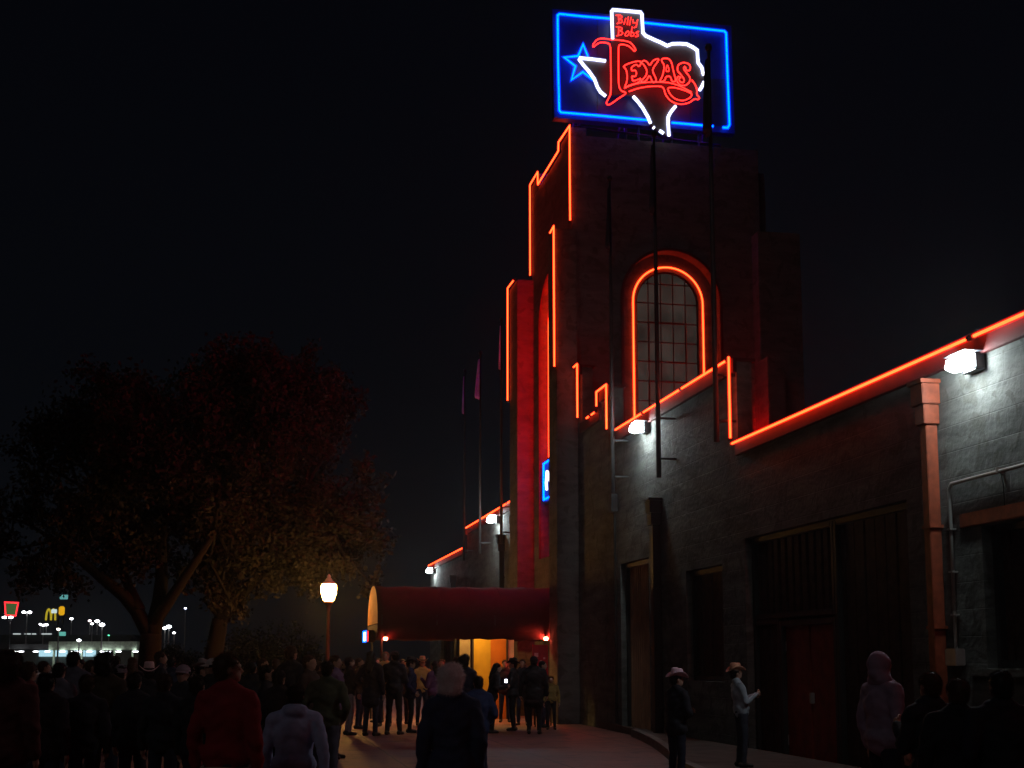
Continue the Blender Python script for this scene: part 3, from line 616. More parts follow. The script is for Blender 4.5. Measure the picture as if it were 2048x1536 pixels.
# ------------------------------------------------------------------ trees
def tree(name, base, limbs, clumps, label, n_leaf, seed, lsize=.16, mleaf=M_LEAF, group=None, bark=M_BARK):
    r = np.random.default_rng(seed)
    o = empty(name, base, label=label, cat='tree', group=group)
    tk = MB()
    for pts, rs in limbs: tk.tube([Vector(p) for p in smoothpts(pts, 1)], list(np.interp(np.linspace(0, 1, len(smoothpts(pts, 1))), np.linspace(0, 1, len(rs)), rs)), 10)
    # finer branches from limb ends into the clumps
    ends = [Vector(l[0][-1]) for l in limbs]
    for c, rad in clumps:
        c = Vector(c); e = min(ends, key=lambda q: (q-c).length); mid = e.lerp(c, .5)+Vector(r.normal(0, .25, 3))
        tk.tube([e, mid, c], [.07, .05, .03], 6)
        for _ in range(5):
            d = Vector(r.normal(0, 1, 3)).normalized()*rad*.8
            tk.tube([c, c+d*.5+Vector(r.normal(0, .1, 3)), c+d], [.03, .018, .008], 5)
    tk.build('trunk', bark, o, True)
    w_ = np.array([rad**2 for c, rad in clumps]); w_ = w_/w_.sum()
    idx = r.choice(len(clumps), n_leaf, p=w_)
    cen = np.array([c for c, rad in clumps], float)[idx]; rad = np.array([rad for c, rad in clumps])[idx]
    d = r.normal(0, 1, (n_leaf, 3)); d /= np.linalg.norm(d, axis=1)[:, None]
    sub = r.normal(0, 1, (len(clumps), 14, 3)); sub /= np.linalg.norm(sub, axis=2)[:, :, None]
    sp_ = sub[idx, r.integers(0, 14, n_leaf)]
    pos = cen+rad[:, None]*(sp_*r.uniform(.35, 1.0, n_leaf)[:, None]+d*.36*r.uniform(0, 1, n_leaf)[:, None]**.5)
    a = r.normal(0, 1, (n_leaf, 3)); a /= np.linalg.norm(a, axis=1)[:, None]
    b = np.cross(a, r.normal(0, 1, (n_leaf, 3))); b /= np.linalg.norm(b, axis=1)[:, None]
    s_ = (lsize*r.uniform(.6, 1.3, n_leaf))[:, None]
    V = np.stack([pos-a*s_*.5, pos+b*s_*.28, pos+a*s_*.5, pos-b*s_*.28], 1).reshape(-1, 3)
    me = bpy.data.meshes.new('crown'); k = np.arange(n_leaf*4).reshape(-1, 4)
    me.from_pydata(V.tolist(), [], k.tolist()); me.materials.append(mleaf)
    co = bpy.data.objects.new('crown', me); C.objects.link(co); co.parent = o
    return o
def clump_cloud(box, n, seed, rmin=.7, rmax=1.3):
    r = np.random.default_rng(seed); out = []
    (cx, cy, cz), (rx, ry, rz) = box
    while len(out) < n:
        p = r.uniform(-1, 1, 3)
        if .25 < (p**2).sum() < 1: out.append(((cx+p[0]*rx, cy+p[1]*ry, cz+p[2]*rz), r.uniform(rmin, rmax)))
    return out
b1 = spot(297, 37)
tree('oak_tree', b1, [([(0,0,-.1),(.02,0,1.2),(.05,.1,2.3)], [.42,.32,.3]), ([(.05,.1,2.2),(-.5,.2,3.2),(-1.6,.1,4.1),(-2.6,0,4.9)], [.24,.2,.14,.08]),
     ([(.05,.1,2.2),(.3,.2,3.6),(.2,.3,5.2),(.6,.2,6.8)], [.26,.2,.14,.08]), ([(.1,.1,2.6),(1.0,-.4,4.0),(1.8,-.6,5.3)], [.2,.14,.08]), ([(-.3,.1,3.0),(-1.2,.8,4.8),(-1.6,1.0,6.4)], [.18,.12,.07])],
     clump_cloud(((-.1, 0, 7.0), (3.3, 2.8, 3.0)), 46, 3)+[((-2.9, 0, 4.4), .8), ((-2.2, -.4, 3.9), .7), ((2.2, .2, 4.3), .9), ((-3.9, .3, 5.6), 1.1), ((-4.3, 0, 4.6), .8), ((-3.4, -.3, 4.0), .7), ((-1.2, .6, 4.5), .8), ((1.1, .5, 4.2), .8), ((1.9, .3, 3.5), .6), ((2.4, -.2, 3.0), .5), ((-3.2, .2, 7.2), 1.2)],
     'large dark broadleaf tree with forking trunk and low left limb, left of the crowd', 46000, 5, group='large dark trees behind the crowd')
b2 = spot(418, 39)
tree('oak_tree', b2, [([(0,0,-.1),(.1,0,1.4),(.3,0,2.8)], [.36,.27,.24]), ([(.3,0,2.7),(1.2,-.3,3.9),(2.4,-.8,4.9),(3.6,-1.0,5.4)], [.2,.15,.1,.06]),
     ([(.3,0,2.7),(.6,.2,4.4),(1.2,.2,6.2),(1.3,.1,8.0)], [.22,.17,.12,.07]), ([(.35,0,3.0),(-.3,-.4,4.4),(-.8,-.5,5.8)], [.17,.12,.07]), ([(.6,.1,4.0),(2.0,.2,5.6),(2.8,.2,7.0)], [.14,.1,.06])],
     clump_cloud(((1.8, 0, 7.4), (3.2, 2.6, 3.7)), 52, 11)+clump_cloud(((3.4, -.6, 5.2), (1.7, 1.5, 1.1)), 16, 12, .6, 1.0)+[((4.8, -.8, 3.9), .5), ((1.6, -.4, 4.2), .8)],
     'tallest dark tree behind the street lamp, its right side lit orange', 56000, 6, group='large dark trees behind the crowd')
# distant bushes
for px, fwd, r_, h_, lab, sd_ in ((345, 95, 2.2, 2.6, 'lamp lit bush beyond the tree trunks', 21), (480, 60, 2.6, 2.8, 'dark shrub behind the crowd right of the tree trunks', 22), (560, 70, 3.4, 3.2, 'wide dark shrub behind the crowd, left of the lamp post', 23)):
    p = spot(px, fwd); c = [((r_*.5*math.cos(k), r_*.4*math.sin(k), h_*(.4+.25*(k % 3)/2)), r_*.5) for k in range(7)]
    tree('bush', p, [([(0,0,-.1),(0,0,.8)], [.1,.06])], c, lab, 5000, sd_, .16, M_LEAF2, 'bushes in the distance')['category'] = 'bush'

# ------------------------------------------------------------------ far left street: shops, signs and lamps
M_WALLGLOW = emit('glowing shop wall', (.30, .50, .58), None, 1.5)  # canopy lamplight on the shop wall, made as emission
LW = emit('white lamp', (.92, .95, 1.0), None, 9)
def facing(px, fwd): return empty
def panel_at(px0, px1, py0, py1, fwd, depth, mb=None, z0=None):
    """a box facing the camera street direction, spanning photo pixels at a distance"""
    cx = (px0+px1)/2; p = spot(cx, fwd); wd = (px1-px0)/2570*fwd
    zt, zb = hz(py0, fwd), hz(py1, fwd) if z0 is None else z0
    return p, wd, zt, zb
FW = 150
shop = empty('roadside_shop', spot(150, FW), -HEAD, label='low lit shop with pale fascia canopy across the street at far left', cat='building')
def S_(px, py, dy=0): return ((px-150)/2570*FW, dy, hz(py, FW))
def sbox(x0, x1, y0, y1, d0, d1, e=.03):
    a, b = S_(x0, y1, d0), S_(x1, y0, d1); return MB().bbox(a, b, e)
q = sbox(96, 272, 1283, 1300, 0, 9); q.build('fascia', M_GREENFAS, shop)
sbox(-60, 98, 1288, 1299, .5, 10).build('roof', M_ROOF, shop)
sbox(-60, 275, 1300.5, 1332, 6, 12).build('wall', mat('shop wall', (.12, .13, .11), .8), shop)
for x0, x1 in ((42, 100), (113, 137), (139, 159)): sbox(x0, x1, 1300, 1313, 5.6, 5.9).build('window', M_WALLGLOW, shop)  # glowing panels for the lamplit stretches of wall
for x in (104, 160, 226, 262): sbox(x-1.2, x+1.2, 1300.5, 1345, .4, .8, .01).build('column', M_GREENFAS, shop)
for x in (30, 42, 72, 95, 125, 148, 158, 179, 206, 216, 237, 271):
    a = S_(x, 1303, -.1); MB().lathe([(.02, .05), (.22, .03), (.26, -.03), (.15, -.08), (.02, -.1)], 12, a, 1.4, .8).build('canopy_light', LW, shop)
mr = empty('long_roof_building', spot(80, 190), -HEAD, label='long dark low building with a broken line of roof edge lights behind the shop', cat='building')
def sb2(x0, x1, y0, y1, d0, d1, f_=190, c=80): return MB().bbox(((x0-c)/2570*f_, d0, hz(y1, f_)), ((x1-c)/2570*f_, d1, hz(y0, f_)), .03)
sb2(0, 260, 1270, 1330, 0, 12).build('wall', mat('dark roof green', (.03, .04, .032), .8), mr)
for x0, x1 in ((25, 40), (48, 60), (63, 71), (82, 102)): sb2(x0, x1, 1267, 1269.5, -.3, -.05).build('light_strip', emit('edge strip', (.75, .85, .85), None, .6), mr)
sb2(118, 130, 1264, 1272, -.4, -.05).build('teal_sign', emit('teal glow', (.15, .6, .5), None, .7), mr)
# signs on poles
def pole_to(o, h, m=M_BLACKMETAL, r=.12): MB().tube([(0, .3, 0), (0, .3, h)], r, 8).build('pole', m, o)
s1_ = empty('pole_sign', spot(15, 150), -HEAD, label='tapered roadside sign outlined in red neon with dim green face, at the far left edge', cat='sign')
def q2(px, py, f_, c): return ((px-c)/2570*f_, hz(py, f_))
tr = [q2(5, 1205, 150, 15), q2(32, 1206, 150, 15), q2(28, 1232, 150, 15), q2(8, 1231, 150, 15)]
MB().plate([(x*.85, z) for x, z in tr], [], lambda u, v, d: (u, d, v), .2).build('face', emit('dim green face', (.05, .10, .03), None, 1), s1_)
MB().tube([(x, -.12, z) for x, z in tr], .085, 8, closed=True).build('red_tube', emit('far red tube', (2.5, .06, .08)), s1_, True)
pole_to(s1_, hz(1236, 150))
for x in (7.5, 20.5):
    a = q2(x, 1235, 150, 15); MB().lathe([(.03, .12), (.2, .05), (.18, -.12), (.03, -.16)], 10, (a[0], -.4, a[1]), 1.4, 1).build('spot_lamp', LW, s1_)
s2_ = empty('pole_sign', spot(112, 210), -HEAD, label='yellow double arch sign with white plate and yellow panel on a tall pole', cat='sign')
def m2(px, py): return q2(px, py, 210, 112)
def arc(x0, x1, yb, yt):
    return [(*[m2((x0+x1)/2-(x1-x0)/2*math.cos(math.pi*i/10), yb-(yb-yt)*math.sin(math.pi*i/10)**.8)][0],) for i in range(11)]
YEL = emit('yellow arches', (.55, .42, .02), None, .8)
ar = MB().tube([(a, 0, b) for a, b in arc(88.5, 98.5, 1241, 1219)], .17, 8).tube([(a, 0, b) for a, b in arc(98.5, 107, 1241, 1219)], .17, 8)
ar.build('arches', YEL, s2_, True)
a, b = m2(100, 1227), m2(111, 1219); MB().bbox((a[0], -.4, a[1]), (b[0], -.2, b[1]), .05).build('white_plate', emit('white plate', (.6, .75, .72), None, 1), s2_)
a, b = m2(114, 1231), m2(125.5, 1213); MB().bbox((a[0], -.3, a[1]), (b[0], .1, b[1]), .2).build('yellow_panel', emit('yellow panel', (.95, .48, .01), None, .8), s2_)
pole_to(s2_, hz(1230, 210))
s3_ = empty('pole_sign', spot(122, 260), -HEAD, label='small pale teal lit billboard above the yellow sign', cat='sign')
a, b = q2(115, 1199, 260, 122), q2(130.5, 1190, 260, 122); MB().bbox((a[0], -.3, a[1]), (b[0], .1, b[1]), .05).build('face', emit('teal billboard', (.10, .33, .33), None, 1), s3_); pole_to(s3_, a[1])
LH = emit('lot lamp', (.92, .94, 1.0), None, 12)
def lot(px, py, fwd, r_, label, colr=LH, twin=0):
    o = empty('light_pole', spot(px, fwd), -HEAD, label=label, cat='light pole', group='car park lamps in the distance'); h = hz(py, fwd)
    MB().tube([(0, 0, 0), (0, 0, h)], [.11, .07], 8).build('pole', M_CONDUIT, o)
    r_ *= .58+.25*rnd.random()
    for dx in ((0,) if not twin else (-twin, twin)):
        MB().lathe([(.02, .7*r_), (.8*r_, .4*r_), (r_, 0), (.7*r_, -.45*r_), (.02, -.6*r_)], 12, (dx, -.1, h), 1.15, .8).build('lamp_head', colr, o, True)
lot(50, 1225, 170, .32, 'twin headed white lamp on a tall pole right of the red outlined sign', twin=.38)
lot(78, 1249, 200, .28, 'leftmost of the small lamps under the yellow arches'); lot(84, 1251, 190, .3, 'middle small lamp under the yellow arches'); lot(90, 1250, 200, .34, 'right small lamp below the yellow arches')
lot(115, 1259, 140, .3, 'round cream globe lamp above the shop canopy', emit('cream lamp', (1, .93, .75), None, 8))
lot(140, 1238, 220, .36, 'single small white lamp right of the yellow panel sign')
lot(177, 1242, 200, .3, 'small pinkish lamp at left of the bright lamp cluster', emit('pinkish lamp', (1, .8, .8), None, 6)); lot(182, 1248, 190, .26, 'low small lamp within the bright lamp cluster')
lot(192, 1243, 200, .45, 'bright upper lamp of the cluster left of the tree trunk'); lot(202, 1250, 150, .42, 'brightest and lowest lamp of the cluster left of the tree trunk')
lot(157, 1281, 140, .34, 'white lamp just above the canopy of the low shop')
lot(216, 1271, 190, .17, 'small green lamp left of the tree trunk', emit('green lamp', (.1, .8, .4), None, 3))
lot(320, 1243, 110, .17, 'white lamp just right of the forked tree trunk'); lot(328, 1257, 150, .28, 'lower left lamp of the group right of the forked trunk'); lot(336, 1254, 150, .34, 'upper lamp of the group right of the forked trunk'); lot(347, 1266, 160, .24, 'right lamp of the group right of the forked trunk')
lot(318, 1290, 120, .16, 'lowest small lamp beside the forked trunk')
lot(368, 1217, 200, .24, 'lone high bluish lamp between the two tree trunks', emit('bluish lamp', (.6, .65, 1), None, 8))

# ------------------------------------------------------------------ people
def ell(c, r, M=None, nu=14, nv=9):
    v = [Vector((c[0]+r[0]*math.sin(math.pi*j/nv)*math.cos(2*math.pi*i/nu), c[1]+r[1]*math.sin(math.pi*j/nv)*math.sin(2*math.pi*i/nu), c[2]+r[2]*math.cos(math.pi*j/nv))) for j in range(1, nv) for i in range(nu)]
    v += [Vector((c[0], c[1], c[2]+r[2])), Vector((c[0], c[1], c[2]-r[2]))]; a = len(v)-2
    f = [(j*nu+i, (j+1)*nu+i, (j+1)*nu+(i+1) % nu, j*nu+(i+1) % nu) for j in range(nv-2) for i in range(nu)]
    f += [(a, i, (i+1) % nu) for i in range(nu)]+[(a+1, (nv-2)*nu+(i+1) % nu, (nv-2)*nu+i) for i in range(nu)]
    return ([M @ p for p in v] if M else v), f
def cap_(p, q, r0, r1, M=None, n=10):
    p, q = Vector(p), Vector(q); d = (q-p).normalized(); u = d.orthogonal().normalized(); w_ = d.cross(u); v = []; rings = []
    for k in range(4): a = math.pi/2*(1-k/3); rings.append((p-d*r0*math.sin(a), r0*max(math.cos(a), .05)))
    for k in range(4): a = math.pi/2*k/3; rings.append((q+d*r1*math.sin(a), r1*max(math.cos(a), .05)))
    for c, r in rings: v += [c+(u*math.cos(2*math.pi*i/n)+w_*math.sin(2*math.pi*i/n))*r for i in range(n)]
    f = [(k*n+i, k*n+(i+1) % n, (k+1)*n+(i+1) % n, (k+1)*n+i) for k in range(7) for i in range(n)]+[tuple(range(n))[::-1], tuple(range(7*n, 8*n))]
    return ([M @ x for x in v] if M else v), f
def remesh(parts, vox, smooth, noise=0, extra=None, seed=0):
    mb = MB()
    for v, f in parts: mb.add(v, f)
    me = bpy.data.meshes.new('tmp'); me.from_pydata(mb.v, [], mb.f)
    bm = bmesh.new(); bm.from_mesh(me); bmesh.ops.recalc_face_normals(bm, faces=bm.faces); bm.to_mesh(me); bm.free()
    o = bpy.data.objects.new('tmp', me); C.objects.link(o); m = o.modifiers.new('r', 'REMESH'); m.mode = 'VOXEL'; m.voxel_size = vox; m.use_smooth_shade = True
    sm_ = o.modifiers.new('s', 'SMOOTH'); sm_.iterations = smooth; sm_.factor = .5
    dg = bpy.context.evaluated_depsgraph_get(); r = bpy.data.meshes.new_from_object(o.evaluated_get(dg)); bpy.data.objects.remove(o); bpy.data.meshes.remove(me)
    n = len(r.vertices); co = np.empty(n*3); r.vertices.foreach_get('co', co); co = co.reshape(-1, 3)
    if noise:
        no = np.empty(n*3); r.vertices.foreach_get('normal', no); no = no.reshape(-1, 3)
        x, y, z = co.T; k = seed*1.7
        d = np.sin(x*19+z*33+k+2*np.sin(y*13+k))*.5+np.sin(x*-31+y*23+z*17+k*2)*.35+np.sin(z*58+3*np.sin(x*16+k)+y*9)*.4
        co = co+no*(d*noise)[:, None]
    r.vertices.foreach_set('co', co.ravel())
    if extra:
        bm = bmesh.new(); bm.from_mesh(r)
        for v, f in extra:
            vs = [bm.verts.new(p) for p in v]
            for q in f:
                try: bm.faces.new([vs[i] for i in q])
                except ValueError: pass
        bm.to_mesh(r); bm.free()
    r.polygons.foreach_set('use_smooth', [True]*len(r.polygons)); r.update(); return r
POSES = {   # elbow, wrist for the left side as (x out, y forward, z) then the right side
    'down': (((.26, -.03, 1.14), (.27, .04, .89)), ((.25, -.04, 1.13), (.25, .03, .88))),
    'pocket': (((.28, -.08, 1.14), (.20, .10, .97)), ((.28, -.09, 1.13), (.20, .09, .96))),
    'fold': (((.25, .06, 1.14), (.02, .21, 1.17)), ((.25, .05, 1.12), (.03, .23, 1.12))),
    'phone': (((.22, .06, 1.13), (.10, .30, 1.20)), ((.23, .04, 1.13), (.06, .31, 1.24))),
    'hip': (((.33, -.06, 1.15), (.19, .06, 1.02)), ((.26, -.02, 1.13), (.26, .06, .88))),
    'drink': (((.24, .05, 1.13), (.13, .27, 1.30)), ((.26, -.03, 1.14), (.27, .04, .89))),
    'walk': (((.25, .08, 1.14), (.22, .24, .95)), ((.25, -.12, 1.14), (.27, -.13, .89)))}
def hand(w_, e, M, side, curl=.5):
    """palm, four bent fingers of unequal length and a thumb, rooted at the wrist"""
    w_, e = Vector(w_), Vector(e); d = (w_-e).normalized(); inn = Vector((-side, 0, 0)); inn = (inn-d*inn.dot(d)).normalized(); fwd_ = d.cross(inn)*side
    if fwd_.y < 0: fwd_ = -fwd_
    out = []
    for k, ln in enumerate((.066, .076, .071, .055)):
        b = w_+d*.085+fwd_*(.030-.020*k); m1 = b+(d*.8+inn*.45*curl).normalized()*ln*.5; t = m1+(d*.5+inn*.9*curl).normalized()*ln*.5
        out += [cap_(b-d*.02, m1, .0092, .0085, M, 6), cap_(m1, t, .0085, .0068, M, 6)]
    tb_ = w_+d*.03+fwd_*.028; t1 = tb_+(d*.6+fwd_*.6+inn*.3).normalized()*.035; t2 = t1+(d*.85+fwd_*.1+inn*.3).normalized()*.03
    out += [cap_(tb_, t1, .012, .010, M, 6), cap_(t1, t2, .010, .0075, M, 6)]
    palm = cap_(w_+d*.02, w_+d*.075, .027, .032, M, 8)
    return palm, out
CACHE = {}
def rig(pose, lean, stride, build, turn):
    """matrices and shapes for one figure of 1.75 m, facing +y"""
    ML = Matrix.Translation((0, 0, .95)) @ Matrix.Rotation(-lean, 4, 'X') @ Matrix.Translation((0, 0, -.95))
    MH = ML @ Matrix.Translation((0, .0, 1.52)) @ Matrix.Rotation(turn, 4, 'Z') @ Matrix.Rotation(lean*.25, 4, 'X') @ Matrix.Translation((0, 0, -1.52))
    return ML, MH
def figure_meshes(pose, lean, stride, build, turn, coat, hair, res, seed):
    key = (pose, lean, stride, build, turn, coat, hair, res)
    if key in CACHE: return CACHE[key]
    ML, MH = rig(pose, lean, stride, build, turn); b = build
    (le, lw), (re_, rw) = POSES[pose]
    L = {}
    for sd_, s_, (e, w_) in (('l', -1, (le, lw)), ('r', 1, (re_, rw))):
        L['sh'+sd_] = Vector((s_*.185*b, 0, 1.415)); L['el'+sd_] = Vector((s_*e[0]*b, e[1], e[2])); L['wr'+sd_] = Vector((s_*w_[0]*b, w_[1], w_[2]))
        st = stride*s_
        L['hip'+sd_] = Vector((s_*.09, 0, .92)); L['kn'+sd_] = Vector((s_*.105, st*.5+.02, .50)); L['an'+sd_] = Vector((s_*.12, st*1.0-.02, .09)); L['to'+sd_] = L['an'+sd_]+Vector((s_*.025, .17, -.05))
    def torso(g):
        return [ell((0, 0, .96), (.165*b+g, .115*b+g, .14+g), None), ell((0, .01, 1.12), (.15*b+g, .11*b+g, .16+g), ML), ell((0, 0, 1.28), (.175*b+g, .12*b+g, .17+g), ML),
                cap_((-.14*b, -.005, 1.415), (.14*b, -.005, 1.415), .062+g, .062+g, ML), cap_((-.07, 0, 1.46), (.07, 0, 1.46), .055+g, .055+g, ML)]
    def arms(g):
        o = []
        for q in 'lr': o += [cap_(L['sh'+q], L['el'+q], .054+g, .042+g, ML), cap_(L['el'+q], L['wr'+q], .042+g, .028+g*.9, ML)]
        return o
    def legs(g):
        o = []
        for q in 'lr': o += [cap_(L['hip'+q], L['kn'+q], .082*b+g, .056+g), cap_(L['kn'+q], L['an'+q], .054+g, .036+g*1.3)]
        return o
    head = [ell((0, -.005, 1.655), (.076, .096, .095), MH, 18, 12), ell((0, .03, 1.60), (.058, .066, .062), MH), ell((0, .072, 1.566), (.028, .026, .024), MH), cap_((0, .085, 1.655), (0, .107, 1.625), .011, .016, MH, 8),
            ell((0, .078, 1.672), (.052, .02, .012), MH), ell((0, .088, 1.590), (.026, .012, .010), MH), ell((-.079, -.005, 1.635), (.010, .02, .032), MH), ell((.079, -.005, 1.635), (.010, .02, .032), MH),
            cap_((0, -.012, 1.44), (0, .0, 1.60), .056, .052, ML)]
    hands = []; fing = []
    for q, s_ in (('l', -1), ('r', 1)):
        p_, f_ = hand(L['wr'+q], L['el'+q], ML, s_, .7 if pose in ('phone', 'drink', 'walk') else .4); hands.append(p_); fing += f_
    v1 = .0125 if res else .02
    eyes = [ell((sx*.031, .083, 1.645), (.0115, .0105, .0105), MH, 8, 6) for sx in (-1, 1)]
    body = remesh(torso(0)+arms(0)+legs(0)+head+hands, v1, 2, 0, fing+eyes)
    g = {'coat': .034, 'hoodie': .03, 'shirt': .016, 'jacket': .028, 'long': .03}[coat]
    jk = torso(g)+arms(g*.8)+[cap_((-.03, -.015, 1.50), (.03, -.015, 1.50), .065+g*.4, .065+g*.4, ML)]
    low = {'coat': .80, 'hoodie': .88, 'shirt': .93, 'jacket': .90, 'long': .62}[coat]
    M0 = Matrix.Identity(4)
    jk += [ell((0, 0, low+.10), (.178*b+g, .13*b+g, .11), M0), cap_((-.075, 0, low+.09), (.075, 0, low+.09), .105*b+g, .105*b+g)]
    if coat == 'long': jk += [ell((0, 0, low+.24), (.17*b+g, .125*b+g, .2), M0)]
    if coat == 'hoodie' and hair != 'hood': jk += [ell((0, -.09, 1.49), (.115, .07, .075), ML), cap_((-.08, -.03, 1.51), (.08, -.03, 1.51), .045, .045, ML)]
    if coat in ('coat', 'jacket', 'long'): jk += [cap_((-.06, -.03, 1.505), (.06, -.03, 1.505), .042, .042, ML)]
    jacket = remesh(jk, v1*1.15, 2, {'shirt': .005, 'hoodie': .006}.get(coat, .008), None, seed)
    trousers = remesh([ell((0, 0, .94), (.17*b+.008, .12*b+.01, .13), None)]+legs(.013), v1*1.15, 2, .0045, None, seed+3)
    shoes = []
    for q in 'lr':
        sh = []
        a, t = L['an'+q], L['to'+q]; d = (t-a); d.z = 0; d.normalize()
        c = Vector((a.x, a.y, .05))
        sh += [cap_(c-d*.045, c+d*.05, .047, .042), cap_(c+d*.03-Vector((0, 0, .008)), c+d*.15-Vector((0, 0, .014)), .040, .033), cap_(a+Vector((0, 0, .05)), c, .046, .046)]
        s1 = remesh(sh, .014, 2); z0 = min(v.co.z for v in s1.vertices)
        for v in s1.vertices: v.co.z = max(v.co.z-z0, .0) if v.co.z-z0 > .012 else 0.0
        shoes.append(s1)
    hr = None
    if hair == 'short': hr = remesh([ell((0, -.022, 1.672), (.086, .098, .093), MH, 18, 12), ell((0, -.05, 1.62), (.074, .06, .07), MH)], .012, 1, .004, None, seed)
    if hair == 'curly': hr = remesh([ell((0, -.03, 1.675), (.112, .115, .108), MH, 18, 12), ell((0, -.06, 1.59), (.105, .075, .085), MH)], .012, 1, .011, None, seed)
    if hair == 'long': hr = remesh([ell((0, -.025, 1.67), (.090, .103, .097), MH, 18, 12), cap_((0, -.07, 1.62), (0, -.105, 1.36), .078, .085, MH), cap_((-.06, -.045, 1.60), (-.075, -.06, 1.40), .04, .045, MH), cap_((.06, -.045, 1.60), (.075, -.06, 1.40), .04, .045, MH)], .012, 1, .006, None, seed)
    if hair == 'hood': hr = remesh([ell((0, -.03, 1.665), (.108, .118, .118), MH, 18, 12), ell((0, -.035, 1.57), (.105, .105, .09), MH), cap_((-.06, -.02, 1.51), (.06, -.02, 1.51), .085, .085, ML)], .014, 2, .005, None, seed)
    if hr and hair != 'hood':
        n_ = len(hr.vertices); co = np.empty(n_*3); hr.vertices.foreach_get('co', co); co = co.reshape(-1, 3); no = np.empty(n_*3); hr.vertices.foreach_get('normal', no); no = no.reshape(-1, 3)
        q = np.random.default_rng(seed); k = 7000 if res else 1500; ix = q.integers(0, n_, k); nn = no[ix]+q.normal(0, .35, (k, 3)); nn[:, 2] -= .9 if hair == 'long' else .35
        nn /= np.linalg.norm(nn, axis=1)[:, None]; sd = np.cross(nn, q.normal(0, 1, (k, 3))); sd /= np.linalg.norm(sd, axis=1)[:, None]
        p_ = co[ix]+q.normal(0, .003, (k, 3)); ln = q.uniform(.008, .024, k)[:, None]*(1.5 if hair == 'curly' else 1); wd = .0011 if res else .003
        V = np.stack([p_-sd*wd, p_+sd*wd, p_+nn*ln], 1).reshape(-1, 3)
        fs = [tuple(f.vertices) for f in hr.polygons]+(np.arange(k*3).reshape(-1, 3)+n_).tolist(); h2 = bpy.data.meshes.new('hair'); h2.from_pydata(co.tolist()+V.tolist(), [], fs)
        h2.polygons.foreach_set('use_smooth', [True]*len(h2.polygons)); hr = h2
    CACHE[key] = (body, jacket, trousers, shoes, hr, ML, MH); return CACHE[key]
def hat_objs(kind, m, MH, o, band=None):
    if kind == 'cowboy':
        mb = MB(); n = 28; rings = [(.078, .098, .0), (.10, .12, .0), (.14, .155, 1), (.175, .185, 1)]
        v = []
        for k, (rx, ry, q_) in enumerate(rings):
            for i in range(n):
                a = 2*math.pi*i/n; x, y = rx*math.cos(a), ry*math.sin(a); t = k/3
                v.append((x*(1-.12*t), y, 1.70+.075*t*abs(math.cos(a))**2.2-.022*t*abs(math.sin(a))**2))
        f = [(k*n+i, k*n+(i+1) % n, (k+1)*n+(i+1) % n, (k+1)*n+i) for k in range(3) for i in range(n)]
        mb.add([MH @ Vector(p) for p in v], f); b = mb.build('hat_brim', m, o, True); md = b.modifiers.new('t', 'SOLIDIFY'); md.thickness = .005
        v = []; prof = [(1, 0), (.99, .03), (.93, .08), (.84, .115), (.6, .125), (.3, .108), (.02, .10)]
        for r_, z in prof:
            for i in range(n):
                a = 2*math.pi*i/n; x, y = .086*r_*math.cos(a), .106*r_*math.sin(a)
                v.append(MH @ Vector((x*(1-.25*z/.12*(y > .02)), y, 1.695+z+.012*(y < 0)*(z > .05))))
        f = [(k*n+i, k*n+(i+1) % n, (k+1)*n+(i+1) % n, (k+1)*n+i) for k in range(6) for i in range(n)]+[tuple(range(6*n, 7*n))]
        MB().add(v, f).build('hat_crown', m, o, True)
        bd = []
        for z in (.004, .03):
            bd += [MH @ Vector((.0875*math.cos(2*math.pi*i/n), .1075*math.sin(2*math.pi*i/n), 1.697+z)) for i in range(n)]
        MB().add(bd, [(i, (i+1) % n, n+(i+1) % n, n+i) for i in range(n)]).build('hat_band', band or M_FRAME, o, True)
    elif kind in ('cap', 'beanie'):
        n = 22; v = []; base = 1.675 if kind == 'cap' else 1.655
        for k in range(7):
            t = k/6*math.pi/2
            for i in range(n):
                a = 2*math.pi*i/n; v.append(MH @ Vector((.092*math.cos(a)*math.cos(t*.97), -.012+.108*math.sin(a)*math.cos(t*.97), base+(.092 if kind == 'cap' else .118)*math.sin(t))))
        f = [(k*n+i, k*n+(i+1) % n, (k+1)*n+(i+1) % n, (k+1)*n+i) for k in range(6) for i in range(n)]+[tuple(range(6*n, 7*n))]
        MB().add(v, f).build('cap_crown' if kind == 'cap' else 'knit_cap', m, o, True)
        if kind == 'cap':
            v = []
            for k in range(4):
                for i in range(9):
                    a = math.pi*(.14+.72*i/8); r_ = 1+.62*k/3*math.sin(math.pi*i/8)**.6
                    v.append(MH @ Vector((.09*math.cos(a)*(1+.1*k/3), -.012+.105*math.sin(a)*r_, base+.008-.012*k/3-.02*abs(i-4)/4*k/3)))
            b = MB().add(v, [(k*9+i, k*9+i+1, (k+1)*9+i+1, (k+1)*9+i) for k in range(3) for i in range(8)]).build('cap_visor', m, o, True); md = b.modifiers.new('t', 'SOLIDIFY'); md.thickness = .004
SK = mat('skin', (.45, .27, .2), .6, var=.1, scale=12); SK2 = mat('deep skin', (.2, .11, .075), .6, var=.1, scale=12)
HC = {'k': mat('black hair', (.012, .01, .009), .5), 'b': mat('brown hair', (.06, .03, .018), .55), 'l': mat('fair hair', (.35, .25, .15), .55), 'g': mat('grey hair', (.85, .72, .72), .6)}
_cm = {}
def cloth(c):
    if c not in _cm: _cm[c] = mat('cloth %d' % len(_cm), c, .9, var=.18, scale=9, bump=.25, bscale=120)
    return _cm[c]
def obj_of(name, me, m, par):
    o = bpy.data.objects.new(name, me); C.objects.link(o); o.parent = par
    if not me.materials: me.materials.append(m)
    o.material_slots[0].link = 'OBJECT'; o.material_slots[0].material = m
    return o
